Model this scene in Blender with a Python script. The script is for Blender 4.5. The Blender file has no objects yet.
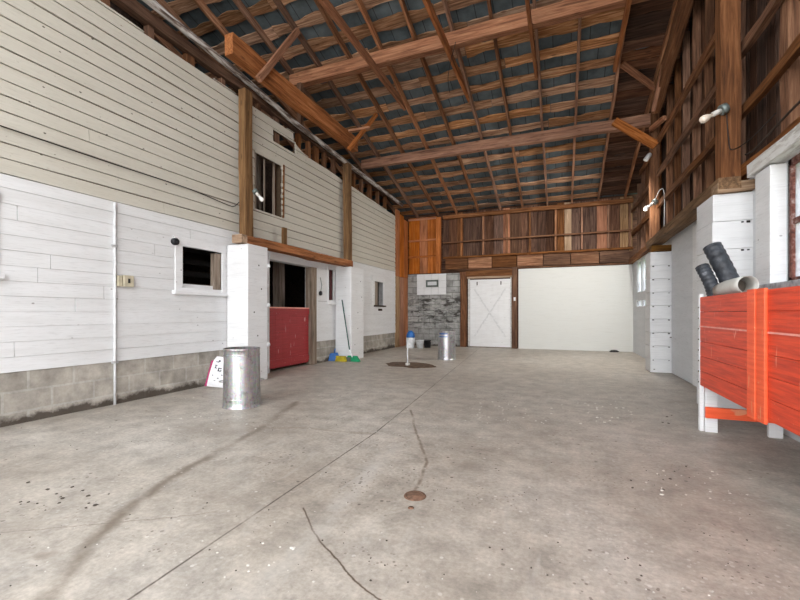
import bpy, math, random
from mathutils import Vector, Matrix, noise
random.seed(7)
SC = bpy.context.scene
COL = SC.collection

# ------------------------------------------------------------------ materials
MATS = {}
class NT:
    def __init__(s, name, rough=.8, metal=0, spec=.3):
        s.m = bpy.data.materials.new(name); s.m.use_nodes = True
        s.t = s.m.node_tree; s.b = s.t.nodes['Principled BSDF']
        s.b.inputs['Roughness'].default_value = rough
        s.b.inputs['Metallic'].default_value = metal
        s.b.inputs['Specular IOR Level'].default_value = spec
        s.tc = s.n('ShaderNodeTexCoord')
    def n(s, ty, **kw):
        x = s.t.nodes.new(ty)
        for k, v in kw.items(): setattr(x, k, v)
        return x
    def l(s, a, b): s.t.links.new(a, b)
    def put(s, sock, v):
        if isinstance(v, (int, float)): sock.default_value = v
        elif isinstance(v, tuple): sock.default_value = v if len(v) == len(sock.default_value) else (*v, 1)
        else: s.l(v, sock)
    def co(s, scale=(1, 1, 1), kind='Object', off=(0, 0, 0), rnd=False):
        mp = s.n('ShaderNodeMapping'); mp.inputs['Scale'].default_value = scale
        mp.inputs['Location'].default_value = off
        src = s.tc.outputs[kind]
        if rnd:
            oi = s.n('ShaderNodeObjectInfo'); v = s.n('ShaderNodeVectorMath', operation='ADD')
            mul = s.n('ShaderNodeMath', operation='MULTIPLY'); s.l(oi.outputs['Random'], mul.inputs[0]); mul.inputs[1].default_value = 40
            s.l(src, v.inputs[0]); s.l(mul.outputs[0], v.inputs[1]); src = v.outputs[0]
        s.l(src, mp.inputs['Vector']); return mp.outputs[0]
    def noise(s, vec, scale, detail=5, rough=.6, dist=0):
        x = s.n('ShaderNodeTexNoise'); s.l(vec, x.inputs['Vector'])
        x.inputs['Scale'].default_value = scale; x.inputs['Detail'].default_value = detail
        x.inputs['Roughness'].default_value = rough; x.inputs['Distortion'].default_value = dist
        return x.outputs['Fac']
    def ramp(s, fac, stops):
        x = s.n('ShaderNodeValToRGB'); s.l(fac, x.inputs[0])
        e = x.color_ramp.elements
        while len(e) < len(stops): e.new(.5)
        for i, (p, c) in enumerate(stops):
            e[i].position = p; e[i].color = (c, c, c, 1) if isinstance(c, (int, float)) else (*c, 1)
        return x.outputs['Color']
    def mix(s, fac, a, b, mode='MIX'):
        x = s.n('ShaderNodeMix', data_type='RGBA', blend_type=mode)
        s.put(x.inputs[0], fac); s.put(x.inputs[6], a); s.put(x.inputs[7], b)
        return x.outputs[2]
    def math(s, op, a, b=0., c=0.):
        x = s.n('ShaderNodeMath', operation=op)
        s.put(x.inputs[0], a); s.put(x.inputs[1], b); s.put(x.inputs[2], c)
        return x.outputs[0]
    def bump(s, h, strength=.3, dist=.01):
        x = s.n('ShaderNodeBump'); s.l(h, x.inputs['Height'])
        x.inputs['Strength'].default_value = strength; x.inputs['Distance'].default_value = dist
        s.l(x.outputs[0], s.b.inputs['Normal'])
    def base(s, c): s.put(s.b.inputs['Base Color'], c)
    def rnd(s): return s.n('ShaderNodeObjectInfo').outputs['Random']

def wood(name, dark, mid, light, rough=.8, gs=1., var=.35, chip=None, ax=0):
    """grain runs along the object's local X"""
    n = NT(name, rough, spec=.2)
    A = lambda a, b: (a, b, b) if ax == 0 else (b, b, a)
    v = n.co(A(.5 * gs, 9 * gs), rnd=True)
    g = n.noise(v, 3.2, 6, .65, .6)
    v2 = n.co(A(.35, 1.6), rnd=True)
    g2 = n.noise(v2, 1.6, 4, .6, 1.2)
    c = n.ramp(g, [(.28, dark), (.5, mid), (.74, light)])
    c2 = n.ramp(g2, [(.3, .55), (.65, 1.25)])
    c = n.mix(.8, c, c2, 'MULTIPLY')
    r = n.rnd()
    k = n.math('MULTIPLY_ADD', r, var * 2, 1 - var)
    hs = n.n('ShaderNodeHueSaturation'); n.l(c, hs.inputs['Color']); n.l(k, hs.inputs['Value'])
    sat = n.math('MULTIPLY_ADD', n.math('FRACT', n.math('MULTIPLY', r, 7.3)), .35, .8)
    n.l(sat, hs.inputs['Saturation'])
    c = hs.outputs[0]
    # knots
    vk = n.n('ShaderNodeTexVoronoi'); n.l(n.co(A(1.2, 4), rnd=True), vk.inputs['Vector']); vk.inputs['Scale'].default_value = 1.6
    c = n.mix(n.ramp(vk.outputs['Distance'], [(.05, .75), (.13, 0.)]), c, dark)
    if chip:
        f = n.ramp(n.noise(n.co((1.2, 6, 6), rnd=True), 3.5, 6, .7), [(.47, 0.), (.53, 1.)])
        c = n.mix(f, c, chip)
    n.base(c); n.bump(g, .5, .006)
    MATS[name] = n.m
    return n.m

wood('orange_timber', (.10, .036, .016), (.29, .115, .05), (.47, .23, .11), var=.16)
wood('brown_timber', (.05, .021, .011), (.155, .068, .032), (.28, .14, .072), var=.12)
wood('new_plywood', (.17, .055, .022), (.37, .135, .052), (.50, .22, .10), var=.15)
wood('rafter_wood', (.09, .038, .02), (.25, .115, .058), (.44, .25, .145), var=.3)
wood('sheathing_wood', (.08, .035, .018), (.33, .17, .088), (.66, .43, .27), var=.38)
wood('brown_stud', (.05, .021, .010), (.145, .064, .030), (.27, .135, .065), var=.35)
wood('old_board', (.022, .011, .007), (.085, .040, .024), (.19, .105, .065), var=.55)
wood('gable_wood', (.016, .009, .006), (.060, .030, .019), (.14, .078, .05), var=.5)
wood('pale_board', (.16, .09, .05), (.34, .22, .13), (.5, .36, .24), var=.2)
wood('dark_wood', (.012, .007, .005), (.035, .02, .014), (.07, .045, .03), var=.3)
wood('ochre_post', (.06, .028, .010), (.16, .080, .027), (.28, .155, .06), var=.1)
wood('weathered_wood', (.10, .075, .055), (.26, .205, .16), (.42, .36, .30), var=.1)
wood('weathered_upright', (.10, .075, .055), (.26, .205, .16), (.42, .36, .30), var=.1, ax=2)
wood('flaked_pole', (.05, .035, .028), (.12, .09, .075), (.22, .18, .15), var=.05, chip=(.55, .54, .52))
wood('white_lintel', (.38, .35, .31), (.55, .53, .50), (.68, .67, .65), var=.05, chip=(.62, .62, .6))

n = NT('pole_paint', .85, spec=.2)
g = n.noise(n.co((7, .7, 7)), 3, 6, .65, .4)
n.base(n.ramp(g, [(.36, (.05, .035, .03)), (.46, (.17, .13, .11)), (.54, (.42, .40, .38)), (.66, (.58, .57, .55))])); MATS['pole_paint'] = n.m

def paint(name, base, dirt, specks=.5, scale=1., streak=True, rough=.6, chips=None):
    n = NT(name, rough, spec=.35)
    v = n.co()
    st = n.noise(n.co((1, .35, 3.5)), 2.2, 6, .6)
    c = n.mix(n.ramp(st, [(.35, .35), (.62, 0.)]), base, dirt)
    big = n.noise(v, .6, 3, .5)
    c = n.mix(n.ramp(big, [(.35, .25), (.6, 0.)]), c, dirt)
    gr = n.noise(n.co((1, 2, 26)), 3, 4, .7)
    c = n.mix(n.ramp(gr, [(.30, .35), (.48, 0.)]), c, tuple(x * .7 for x in dirt))
    vo = n.n('ShaderNodeTexVoronoi'); n.l(n.co((1, 1.0, 1.6)), vo.inputs['Vector']); vo.inputs['Scale'].default_value = 5.5 * scale
    spm = n.ramp(vo.outputs['Distance'], [(.055, 1.), (.085, 0.)])
    keep = n.ramp(n.noise(v, 2.3 * scale, 2, .5), [(.46, 0.), (.52, 1.)])
    c = n.mix(n.math('MULTIPLY', n.math('MULTIPLY', spm, keep), specks), c, (.05, .035, .025))
    if chips:
        ch = n.ramp(n.noise(n.co((3, 3, 7)), 4.5, 8, .75), [(.66, 0.), (.69, 1.)])
        c = n.mix(ch, c, chips)
    n.base(c); n.bump(gr, .15, .004)
    MATS[name] = n.m
    return n.m

paint('cream_siding', (.57, .55, .485), (.46, .43, .36), 1., chips=(.22, .17, .12))
paint('white_siding', (.74, .75, .76), (.56, .56, .55), .55)
paint('white_paint', (.76, .77, .78), (.60, .60, .60), .5)
paint('white_panel', (.58, .59, .57), (.58, .58, .55), .15, rough=.42)
paint('white_block', (.72, .73, .74), (.56, .57, .58), .9, scale=.7)
paint('grey_white_wall', (.62, .64, .66), (.48, .50, .52), .3)

def plain(name, c, rough=.6, metal=0, spec=.4, var=.15, scale=12, bump=0):
    n = NT(name, rough, metal, spec)
    g = n.noise(n.co(), scale, 5, .6)
    col = n.mix(n.ramp(g, [(.35, 0.), (.65, 1.)]), tuple(x * (1 - var) for x in c), tuple(min(1, x * (1 + var)) for x in c))
    n.base(col)
    if bump: n.bump(g, bump, .004)
    MATS[name] = n.m
    return n.m
plain('gap_brown', (.085, .055, .032), .9)
plain('gap_grey', (.34, .34, .34), .9)
plain('dark_hole', (.012, .010, .009), .9)
plain('dark_interior', (.022, .019, .018), .9)
plain('grey_interior', (.16, .15, .15), .9)
plain('white_plastic', (.70, .72, .74), .4)
plain('beige_metal', (.50, .45, .33), .5)
plain('grey_conduit', (.50, .50, .51), .45, .3)
plain('conduit_paint', (.62, .63, .64), .5)
plain('green_plastic', (.015, .17, .10), .45)
plain('green_bristle', (.012, .25, .11), .8)
plain('dark_green', (.012, .075, .062), .5)
plain('grey_felt', (.10, .12, .11), .8)
plain('yellow_bristle', (.42, .34, .02), .8, var=.3)
plain('blue_plastic', (.02, .13, .42), .4)
plain('black_plastic', (.012, .012, .014), .5)
plain('black_wire', (.015, .012, .010), .6)
plain('magenta_print', (.36, .03, .12), .6)
plain('black_print', (.03, .03, .045), .6)
plain('bag_white', (.74, .74, .76), .5, bump=.3, scale=6)
plain('bulb_glass', (.75, .66, .55), .15, spec=.6, var=.05)
plain('bulb_white', (.8, .8, .78), .15, spec=.6, var=.03)
plain('porcelain', (.60, .58, .54), .4)
plain('box_steel', (.20, .24, .23), .5, .5)
plain('rust_plate', (.15, .085, .055), .8, .0, var=.35, scale=30, bump=.3)
plain('rust_dark', (.045, .03, .022), .9)
plain('stone', (.3, .25, .2), .9)
plain('chip_white', (.54, .52, .48), .9)
plain('chip_dark', (.07, .055, .045), .9)
plain('mud', (.10, .062, .038), .95, var=.45, scale=9, bump=.8)
plain('outside_ground', (.42, .40, .37), .95, scale=1)
plain('outside_grass', (.20, .24, .12), .95, scale=1)
plain('pvc_grey', (.50, .50, .47), .5, var=.12, scale=7)
plain('pvc_bore_shade', (.10, .08, .06), .6)
plain('concrete_sill', (.36, .37, .39), .85, var=.35, scale=16, bump=.4)
plain('blue_grey_strap', (.16, .2, .24), .6)

def m_steel():
    n = NT('galvanised_steel', .36, .9, .5)
    v = n.co((1, 1, 1))
    g = n.noise(n.co((9, 9, 1.2)), 3, 6, .65)
    sp = n.n('ShaderNodeTexVoronoi'); n.l(v, sp.inputs['Vector']); sp.inputs['Scale'].default_value = 45
    c = n.ramp(g, [(.3, (.33, .33, .34)), (.6, (.56, .56, .57))])
    c = n.mix(.25, c, sp.outputs['Color'], 'SOFT_LIGHT')
    st = n.ramp(n.noise(v, 9, 5, .7), [(.55, 0.), (.66, 1.)])
    c = n.mix(n.math('MULTIPLY', st, .5), c, (.13, .115, .10))
    n.base(c); n.put(n.b.inputs['Roughness'], n.ramp(g, [(.3, .46), (.7, .28)]))
    n.bump(g, .12, .004); MATS['galvanised_steel'] = n.m
m_steel()

def m_red(name, c1, c2, scratch):
    n = NT(name, .42, spec=.4)
    g = n.noise(n.co((1, .7, 14)), 3, 6, .65)
    c = n.ramp(g, [(.3, c1), (.62, c2)])
    s = n.ramp(n.noise(n.co((1, 6, 1.1), off=(3, 1, 2)), 3.2, 3, .5, .6), [(.695, 0.), (.72, 1.)])
    s2 = n.ramp(n.noise(n.co((1, 1, 1)), 28, 4, .7), [(.66, 0.), (.70, 1.)])
    c = n.mix(n.math('MULTIPLY', s, .6), c, scratch)
    c = n.mix(n.math('MULTIPLY', s2, .6), c, scratch)
    n.base(c); n.bump(g, .25, .004); MATS[name] = n.m
m_red('red_paint', (.44, .032, .014), (.76, .080, .03), (.85, .42, .32))
m_red('orange_red_paint', (.72, .075, .022), (.90, .13, .045), (.80, .42, .25))
m_red('stable_red', (.24, .018, .022), (.36, .032, .036), (.62, .45, .42))
plain('dark_red', (.09, .02, .02), .7)
plain('pink_edge', (.78, .36, .30), .5)

def m_corr():
    n = NT('black_corrugated', .5, 0, .4)
    g = n.noise(n.co(), 14, 6, .7)
    c = n.ramp(g, [(.35, (.012, .014, .018)), (.6, (.04, .045, .055)), (.75, (.20, .21, .23))])
    n.base(c); MATS['black_corrugated'] = n.m
m_corr()

def m_glass():
    m = bpy.data.materials.new('grimy_glass'); m.use_nodes = True; t = m.node_tree
    for x in list(t.nodes): t.nodes.remove(x)
    out = t.nodes.new('ShaderNodeOutputMaterial'); mx = t.nodes.new('ShaderNodeMixShader')
    tr = t.nodes.new('ShaderNodeBsdfTransparent'); tr.inputs[0].default_value = (.86, .89, .93, 1)
    df = t.nodes.new('ShaderNodeBsdfDiffuse'); df.inputs[0].default_value = (.42, .44, .48, 1)
    tl = t.nodes.new('ShaderNodeBsdfTranslucent'); tl.inputs[0].default_value = (.62, .63, .68, 1)
    ad = t.nodes.new('ShaderNodeMixShader'); ad.inputs[0].default_value = .6
    tc = t.nodes.new('ShaderNodeTexCoord'); no = t.nodes.new('ShaderNodeTexNoise'); no.inputs['Scale'].default_value = 3.5; no.inputs['Detail'].default_value = 8
    rp = t.nodes.new('ShaderNodeValToRGB'); rp.color_ramp.elements[0].position = .42; rp.color_ramp.elements[0].color = (.35, .35, .35, 1); rp.color_ramp.elements[1].position = .62
    t.links.new(tc.outputs['Object'], no.inputs['Vector']); t.links.new(no.outputs[0], rp.inputs[0]); t.links.new(rp.outputs[0], mx.inputs[0])
    t.links.new(df.outputs[0], ad.inputs[1]); t.links.new(tl.outputs[0], ad.inputs[2])
    t.links.new(tr.outputs[0], mx.inputs[1]); t.links.new(ad.outputs[0], mx.inputs[2]); t.links.new(mx.outputs[0], out.inputs[0])
    MATS['grimy_glass'] = m
m_glass()

def m_blocks(name, ax, bw, bh, c1, c2, mortar, ms=.012, msm=.1, dirty_base=True, relief=.4, off=(0, 0), rubble=False):
    n = NT(name, .92, spec=.15)
    sep = n.n('ShaderNodeSeparateXYZ'); n.l(n.tc.outputs['Object'], sep.inputs[0])
    cb = n.n('ShaderNodeCombineXYZ')
    n.l(n.math('ADD', sep.outputs[ax], off[0]), cb.inputs[0]); n.l(n.math('ADD', sep.outputs[2], off[1]), cb.inputs[1])
    br = n.n('ShaderNodeTexBrick'); n.l(cb.outputs[0], br.inputs['Vector'])
    br.inputs['Scale'].default_value = 1; br.inputs['Brick Width'].default_value = bw; br.inputs['Row Height'].default_value = bh
    br.inputs['Mortar Size'].default_value = ms; br.inputs['Mortar Smooth'].default_value = msm
    br.inputs['Color1'].default_value = (*c1, 1); br.inputs['Color2'].default_value = (*c2, 1); br.inputs['Mortar'].default_value = (*mortar, 1)
    g = n.noise(n.co(), 5, 8, .7); g3 = n.noise(n.co(), 1.7, 4, .6)
    c = n.mix(.75, br.outputs['Color'], n.ramp(g, [(.3, .5), (.7, 1.35)]), 'MULTIPLY')
    c = n.mix(.7, c, n.ramp(g3, [(.35, .72), (.65, 1.15)]), 'MULTIPLY')
    if dirty_base:
        h = n.math('ADD', sep.outputs[2], n.math('MULTIPLY', n.math('SUBTRACT', n.noise(n.co(), 1.6, 6, .7), .5), -.42))
        c = n.mix(n.ramp(h, [(.035, .9), (.09, 0.)]), c, (.055, .042, .032))
    if rubble:
        gv = n.noise(n.co((1.6, 1, 4.5)), 2.2, 5, .6, .5)
        band = n.math('MULTIPLY', n.ramp(n.math('DIVIDE', sep.outputs[2], 3.), [(.17, 0.), (.27, 1.)]), n.ramp(n.math('DIVIDE', sep.outputs[2], 3.), [(.52, 1.), (.62, 0.)]))
        c = n.mix(n.math('MULTIPLY', band, n.ramp(gv, [(.40, 1.), (.47, 0.)])), c, (.075, .07, .065))
        c = n.mix(n.math('MULTIPLY', band, n.ramp(gv, [(.57, 0.), (.63, .6)])), c, (.50, .49, .45))
    n.base(c)
    hh = n.math('MULTIPLY_ADD', br.outputs['Fac'], -.6, g)
    n.bump(hh, relief, .015); MATS[name] = n.m
m_blocks('foundation_blocks', 1, .41, .205, (.33, .305, .265), (.42, .39, .345), (.44, .42, .38), relief=.7, off=(.1, -.12))
m_blocks('grey_masonry', 0, .40, .20, (.26, .26, .25), (.36, .36, .35), (.20, .20, .19), relief=.7, rubble=True)

def m_slate():
    n = NT('slate_underside', .8, spec=.3)
    br = n.n('ShaderNodeTexBrick'); n.l(n.co((1, 1, 1), off=(0, -.38, 0)), br.inputs['Vector']); br.inputs['Scale'].default_value = 1
    br.inputs['Brick Width'].default_value = .31; br.inputs['Row Height'].default_value = .45; br.inputs['Mortar Size'].default_value = .010
    br.inputs['Color1'].default_value = (.065, .086, .098, 1); br.inputs['Color2'].default_value = (.10, .125, .138, 1); br.inputs['Mortar'].default_value = (.03, .034, .038, 1); br.inputs['Mortar Smooth'].default_value = .6
    g = n.noise(n.co(), 3, 5, .6)
    n.base(n.mix(.8, br.outputs['Color'], n.ramp(g, [(.3, .5), (.7, 1.4)]), 'MULTIPLY')); MATS['slate_underside'] = n.m
m_slate()

# photograph pixel -> point on the floor (used once, to survey where the stains lie)
YAW = math.radians(22); FP = 401; HY = 313.5; CH = 1.1
def fl(x, y):
    s, c = math.sin(YAW), math.cos(YAW); dx = x - 400; t = CH / (y - HY)
    return (t * (-s * FP + c * dx), t * (c * FP + s * dx))

def m_floor():
    n = NT('concrete_floor', .6, spec=.5)
    v = n.co()
    g1 = n.noise(v, .7, 6, .6); g2 = n.noise(v, 4.5, 8, .7); g3 = n.noise(v, 38, 4, .7)
    c = n.ramp(g1, [(.3, (.31, .272, .228)), (.5, (.40, .363, .315)), (.7, (.47, .438, .395))])
    c = n.mix(.8, c, n.ramp(g2, [(.32, .62), (.66, 1.25)]), 'MULTIPLY')
    c = n.mix(.8, c, n.ramp(g3, [(.3, .72), (.7, 1.2)]), 'MULTIPLY')
    # broom / trowel swirls
    sw = n.noise(n.co((1, .25, 1)), 7, 5, .6, 1.5)
    c = n.mix(n.ramp(sw, [(.56, 0.), (.72, .28)]), c, (.50, .48, .45))
    sw2 = n.noise(n.co((.3, 1, 1), off=(4, 9, 0)), 4, 6, .65, 1)
    c = n.mix(n.ramp(sw2, [(.56, 0.), (.75, .4)]), c, (.22, .185, .15))
    sep0 = n.n('ShaderNodeSeparateXYZ'); n.l(v, sep0.inputs[0])
    wob = n.n('ShaderNodeTexNoise'); n.l(v, wob.inputs['Vector']); wob.inputs['Scale'].default_value = 3.2; wob.inputs['Detail'].default_value = 8; wob.inputs['Roughness'].default_value = .68
    sepn = n.n('ShaderNodeSeparateXYZ'); n.l(wob.outputs['Color'], sepn.inputs[0])
    def xy(w):
        return (n.math('ADD', sep0.outputs[0], n.math('MULTIPLY_ADD', sepn.outputs[0], w, -w / 2)),
                n.math('ADD', sep0.outputs[1], n.math('MULTIPLY_ADD', sepn.outputs[1], w, -w / 2)))
    def dist(X, Y, a, b):
        abx, aby = b[0] - a[0], b[1] - a[1]; L = abx * abx + aby * aby
        px = n.math('SUBTRACT', X, a[0]); py = n.math('SUBTRACT', Y, a[1])
        h = n.math('ADD', n.math('MULTIPLY', px, abx / L), n.math('MULTIPLY', py, aby / L))
        h = n.math('MINIMUM', n.math('MAXIMUM', h, 0.), 1.)
        ex = n.math('SUBTRACT', px, n.math('MULTIPLY', h, abx)); ey = n.math('SUBTRACT', py, n.math('MULTIPLY', h, aby))
        return n.math('SQRT', n.math('ADD', n.math('MULTIPLY', ex, ex), n.math('MULTIPLY', ey, ey)))
    def line(c, pts, w0, w1, col, amt, wobble, breakup=None):
        X, Y = xy(wobble); P = [fl(*p) for p in pts]; d = None
        for a, b in zip(P, P[1:]):
            e = dist(X, Y, a, b); d = e if d is None else n.math('MINIMUM', d, e)
        f = n.n('ShaderNodeMapRange', interpolation_type='SMOOTHSTEP'); n.l(d, f.inputs[0])
        f.inputs[1].default_value = w0; f.inputs[2].default_value = w1; f.inputs[3].default_value = amt; f.inputs[4].default_value = 0
        fac = f.outputs[0]
        if breakup and breakup < 0: fac = n.math('MULTIPLY', fac, n.ramp(n.noise(n.co(off=(1, 2, 0)), -breakup, 6, .7), [(.40, .35), (.55, 1.)]))
        elif breakup: fac = n.math('MULTIPLY', fac, n.ramp(n.noise(n.co(off=(1, 2, 0)), breakup, 5, .6), [(.38, .15), (.55, 1.)]))
        return n.mix(fac, c, col)
    c = line(c, [(45, 600), (90, 545), (125, 510), (175, 475), (225, 448), (262, 428), (297, 402)], .0, .075, (.15, .12, .088), .85, .18, -1.8)
    c = line(c, [(262, 428), (300, 428), (375, 434)], 0, .05, (.20, .16, .12), .5, .08, 4)
    c = line(c, [(128, 600), (375, 433), (487, 342)], .002, .009, (.07, .052, .04), .95, .012, -2.5)
    c = line(c, [(303, 508), (312, 530), (325, 548), (345, 570), (365, 590), (395, 610)], .0015, .007, (.09, .06, .04), .95, .05)
    c = line(c, [(415, 492), (427, 462), (416, 432), (411, 410)], .002, .02, (.15, .11, .08), .8, .05, 8)
    c = line(c, [(0, 533), (60, 527), (150, 520), (215, 512)], .001, .005, (.14, .11, .09), .6, .10)
    c = line(c, [(240, 605), (300, 545), (345, 500), (395, 445)], .0, .10, (.50, .48, .45), .45, .16, 3)
    c = line(c, [(480, 388), (535, 370), (590, 358)], .0, .10, (.50, .47, .43), .3, .10, 5)
    for (px, py, r0, am) in [(467, 466, .10, .45), (660, 525, .10, .35), (43, 555, .035, .7), (640, 515, .05, .3), (690, 402, .30, .4), (215, 430, .35, .35), (690, 487, .3, .25), (300, 470, .2, .2)]:
        c = line(c, [(px - 3, py), (px + 3, py)], 0, r0 * 1.6, (.20, .165, .13), am, .12)
    # pale paint spatter band and dark spots
    def spots(c, scale, thr, keepscale, kt, col, amt, off):
        vo = n.n('ShaderNodeTexVoronoi'); n.l(n.co((1, 1, 0), off=off), vo.inputs['Vector']); vo.inputs['Scale'].default_value = scale
        m = n.ramp(vo.outputs['Distance'], [(thr, 1.), (thr * 1.4, 0.)])
        k = n.ramp(n.noise(n.co(off=off), keepscale, 3, .6), [(kt, 0.), (kt + .05, 1.)])
        return n.mix(n.math('MULTIPLY', n.math('MULTIPLY', m, k), amt), c, col)
    c = spots(c, 9, .07, .9, .48, (.60, .58, .54), .75, (1, 4, 0))
    c = spots(c, 22, .15, 1.3, .53, (.56, .54, .50), .5, (7, 2, 0))
    c = spots(c, 11, .10, 1.1, .53, (.09, .07, .055), .8, (3, 8, 0))
    c = spots(c, 30, .16, 1.7, .56, (.13, .10, .08), .7, (5, 5, 0))
    n.base(c); n.bump(n.math('ADD', g2, n.math('MULTIPLY', g3, .3)), .18, .01)
    n.put(n.b.inputs['Roughness'], n.ramp(g1, [(.3, .40), (.7, .62)]))
    MATS['concrete_floor'] = n.m
m_floor()

# ------------------------------------------------------------------ helpers
class MB:
    def __init__(s): s.v = []; s.f = []; s.mi = []; s.sm = []
    def quad(s, a, b, c, d, mi=0):
        i = len(s.v); s.v += [a, b, c, d]; s.f.append((i, i + 1, i + 2, i + 3)); s.mi.append(mi); s.sm.append(False)
    def box(s, a, b, mi=0):
        x0, y0, z0 = [min(p, q) for p, q in zip(a, b)]; x1, y1, z1 = [max(p, q) for p, q in zip(a, b)]
        s.hexa([(x0, y0, z0), (x1, y0, z0), (x1, y1, z0), (x0, y1, z0), (x0, y0, z1), (x1, y0, z1), (x1, y1, z1), (x0, y1, z1)], mi)
    def hexa(s, p, mi=0):
        i = len(s.v); s.v += [tuple(q) for q in p]
        for f in [(0, 3, 2, 1), (4, 5, 6, 7), (0, 1, 5, 4), (1, 2, 6, 5), (2, 3, 7, 6), (3, 0, 4, 7)]:
            s.f.append(tuple(i + k for k in f)); s.mi.append(mi); s.sm.append(False)
    def tube(s, pts, rad, seg=16, caps=True, mi=0):
        pts = [Vector(p) for p in pts]; R = rad if isinstance(rad, list) else [rad] * len(pts)
        base = len(s.v); up = Vector((0, 0, 1)); prev = None
        for k, p in enumerate(pts):
            d = (pts[min(k + 1, len(pts) - 1)] - pts[max(k - 1, 0)]).normalized()
            if prev is None:
                a = d.cross(up if abs(d.z) < .9 else Vector((1, 0, 0))).normalized()
            else: a = (prev - d * prev.dot(d)).normalized()
            prev = a; b = d.cross(a)
            for j in range(seg):
                t = 2 * math.pi * j / seg
                s.v.append(tuple(p + (a * math.cos(t) + b * math.sin(t)) * R[k]))
        for k in range(len(pts) - 1):
            for j in range(seg):
                a0 = base + k * seg + j; b0 = base + k * seg + (j + 1) % seg
                s.f.append((a0, b0, b0 + seg, a0 + seg)); s.mi.append(mi); s.sm.append(True)
        if caps:
            s.f.append(tuple(base + j for j in range(seg))[::-1]); s.mi.append(mi); s.sm.append(False)
            e = base + (len(pts) - 1) * seg
            s.f.append(tuple(e + j for j in range(seg))); s.mi.append(mi); s.sm.append(False)
    def lathe(s, prof, seg=40, mi=0, c=(0, 0, 0)):
        base = len(s.v)
        for r, z in prof:
            for j in range(seg):
                t = 2 * math.pi * j / seg; s.v.append((c[0] + r * math.cos(t), c[1] + r * math.sin(t), c[2] + z))
        for k in range(len(prof) - 1):
            for j in range(seg):
                a0 = base + k * seg + j; b0 = base + k * seg + (j + 1) % seg
                s.f.append((a0, b0, b0 + seg, a0 + seg)); s.mi.append(mi); s.sm.append(True)
    def build(s, name, mats, parent=None, bevel=0, loc=None):
        me = bpy.data.meshes.new(name); me.from_pydata(s.v, [], s.f)
        for m in (mats if isinstance(mats, (list, tuple)) else [mats]): me.materials.append(MATS[m] if isinstance(m, str) else m)
        for p, i, sm in zip(me.polygons, s.mi, s.sm): p.material_index = i; p.use_smooth = sm
        me.update()
        o = bpy.data.objects.new(name, me); COL.objects.link(o)
        if parent: o.parent = parent
        if loc: o.location = loc
        if bevel:
            b = o.modifiers.new('bevel', 'BEVEL'); b.width = bevel; b.segments = 2; b.limit_method = 'ANGLE'
        return o

def tag(o, label=None, cat=None, group=None, kind=None):
    if label: o['label'] = label
    if cat: o['category'] = cat
    if group: o['group'] = group
    if kind: o['kind'] = kind
    return o
def empty(name, loc=(0, 0, 0), rz=0):
    o = bpy.data.objects.new(name, None); COL.objects.link(o); o.location = loc; o.rotation_euler = (0, 0, rz); o.empty_display_size = .1
    return o
def struct(o): o['kind'] = 'structure'; return o

def member(name, p0, p1, w, h, mat, side=(1, 0, 0), rough=.004, parent=None, cuts=None, bevel=.004, twist=0, ends=(0, 0), taper=1.):
    """a sawn timber from p0 to p1 (centre line); w across 'side', h across the other way; local X = length"""
    p0, p1 = Vector(p0), Vector(p1); d = p1 - p0; L = d.length; d.normalize()
    s = Vector(side); s = (s - d * s.dot(d)).normalized(); u = d.cross(s)
    n = cuts if cuts is not None else max(2, int(L / .35)); sd = random.random() * 100
    mb = MB(); base = 0
    for k in range(n + 1):
        x = L * k / n
        tp = 1 + (taper - 1) * k / n
        jy = (noise.noise((x * 1.3 + sd, 0, 0))) * rough * 2; jz = (noise.noise((x * 1.3, sd, 5))) * rough * 2
        for a, b in ((-1, -1), (1, -1), (1, 1), (-1, 1)):
            e = noise.noise((x * 3 + sd, a * 3.1, b * 2.3)) * rough
            off = 0
            if k == 0: off = ends[0] * b * h / 2
            if k == n: off = ends[1] * b * h / 2
            mb.v.append((x + off, a * (w * tp / 2 + e) + jy, b * (h * tp / 2 + e) + jz))
    for k in range(n):
        q = k * 4
        for j in range(4):
            mb.f.append((q + j, q + (j + 1) % 4, q + 4 + (j + 1) % 4, q + 4 + j)); mb.mi.append(0); mb.sm.append(False)
    mb.f.append((3, 2, 1, 0)); mb.mi.append(0); mb.sm.append(False)
    q = n * 4; mb.f.append((q, q + 1, q + 2, q + 3)); mb.mi.append(0); mb.sm.append(False)
    o = mb.build(name, mat, None, bevel)
    M = Matrix((d, s, u)).transposed().to_4x4(); M.translation = p0
    if parent:
        o.parent = parent; o.matrix_local = parent.matrix_basis.inverted() @ M if parent.type == 'EMPTY' else M
    else: o.matrix_world = M
    return o

ORD = ['first', 'second', 'third', 'fourth', 'fifth', 'sixth', 'seventh', 'eighth', 'ninth', 'tenth', 'eleventh', 'twelfth', 'thirteenth', 'fourteenth', 'fifteenth',
       'sixteenth', 'seventeenth', 'eighteenth', 'nineteenth', 'twentieth', 'twenty-first', 'twenty-second', 'twenty-third', 'twenty-fourth', 'twenty-fifth', 'twenty-sixth', 'twenty-seventh', 'twenty-eighth', 'twenty-ninth', 'thirtieth']

# ------------------------------------------------------------------ geometry constants
XL, XR, YB, Y0 = -5.02, 1.88, 13.1, -1.6
EZ, PT = 4.38, .285
XLL = -7.6
def rz(y): return EZ + PT * (YB - y)      # underside of rafters

# ------------------------------------------------------------------ floor, ground
mb = MB(); mb.box((XLL - .2, Y0, -.2), (XR + .2, YB + .2, 0)); fo = struct(mb.build('floor', 'concrete_floor'))
mb = MB(); mb.box((-45, -45, -.3), (45, Y0 - .01, -.02)); struct(mb.build('ground_front', 'outside_ground'))
mb = MB(); mb.box((XR + .25, Y0, -.3), (45, 45, -.05)); struct(mb.build('ground_side', 'outside_grass'))

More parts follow.
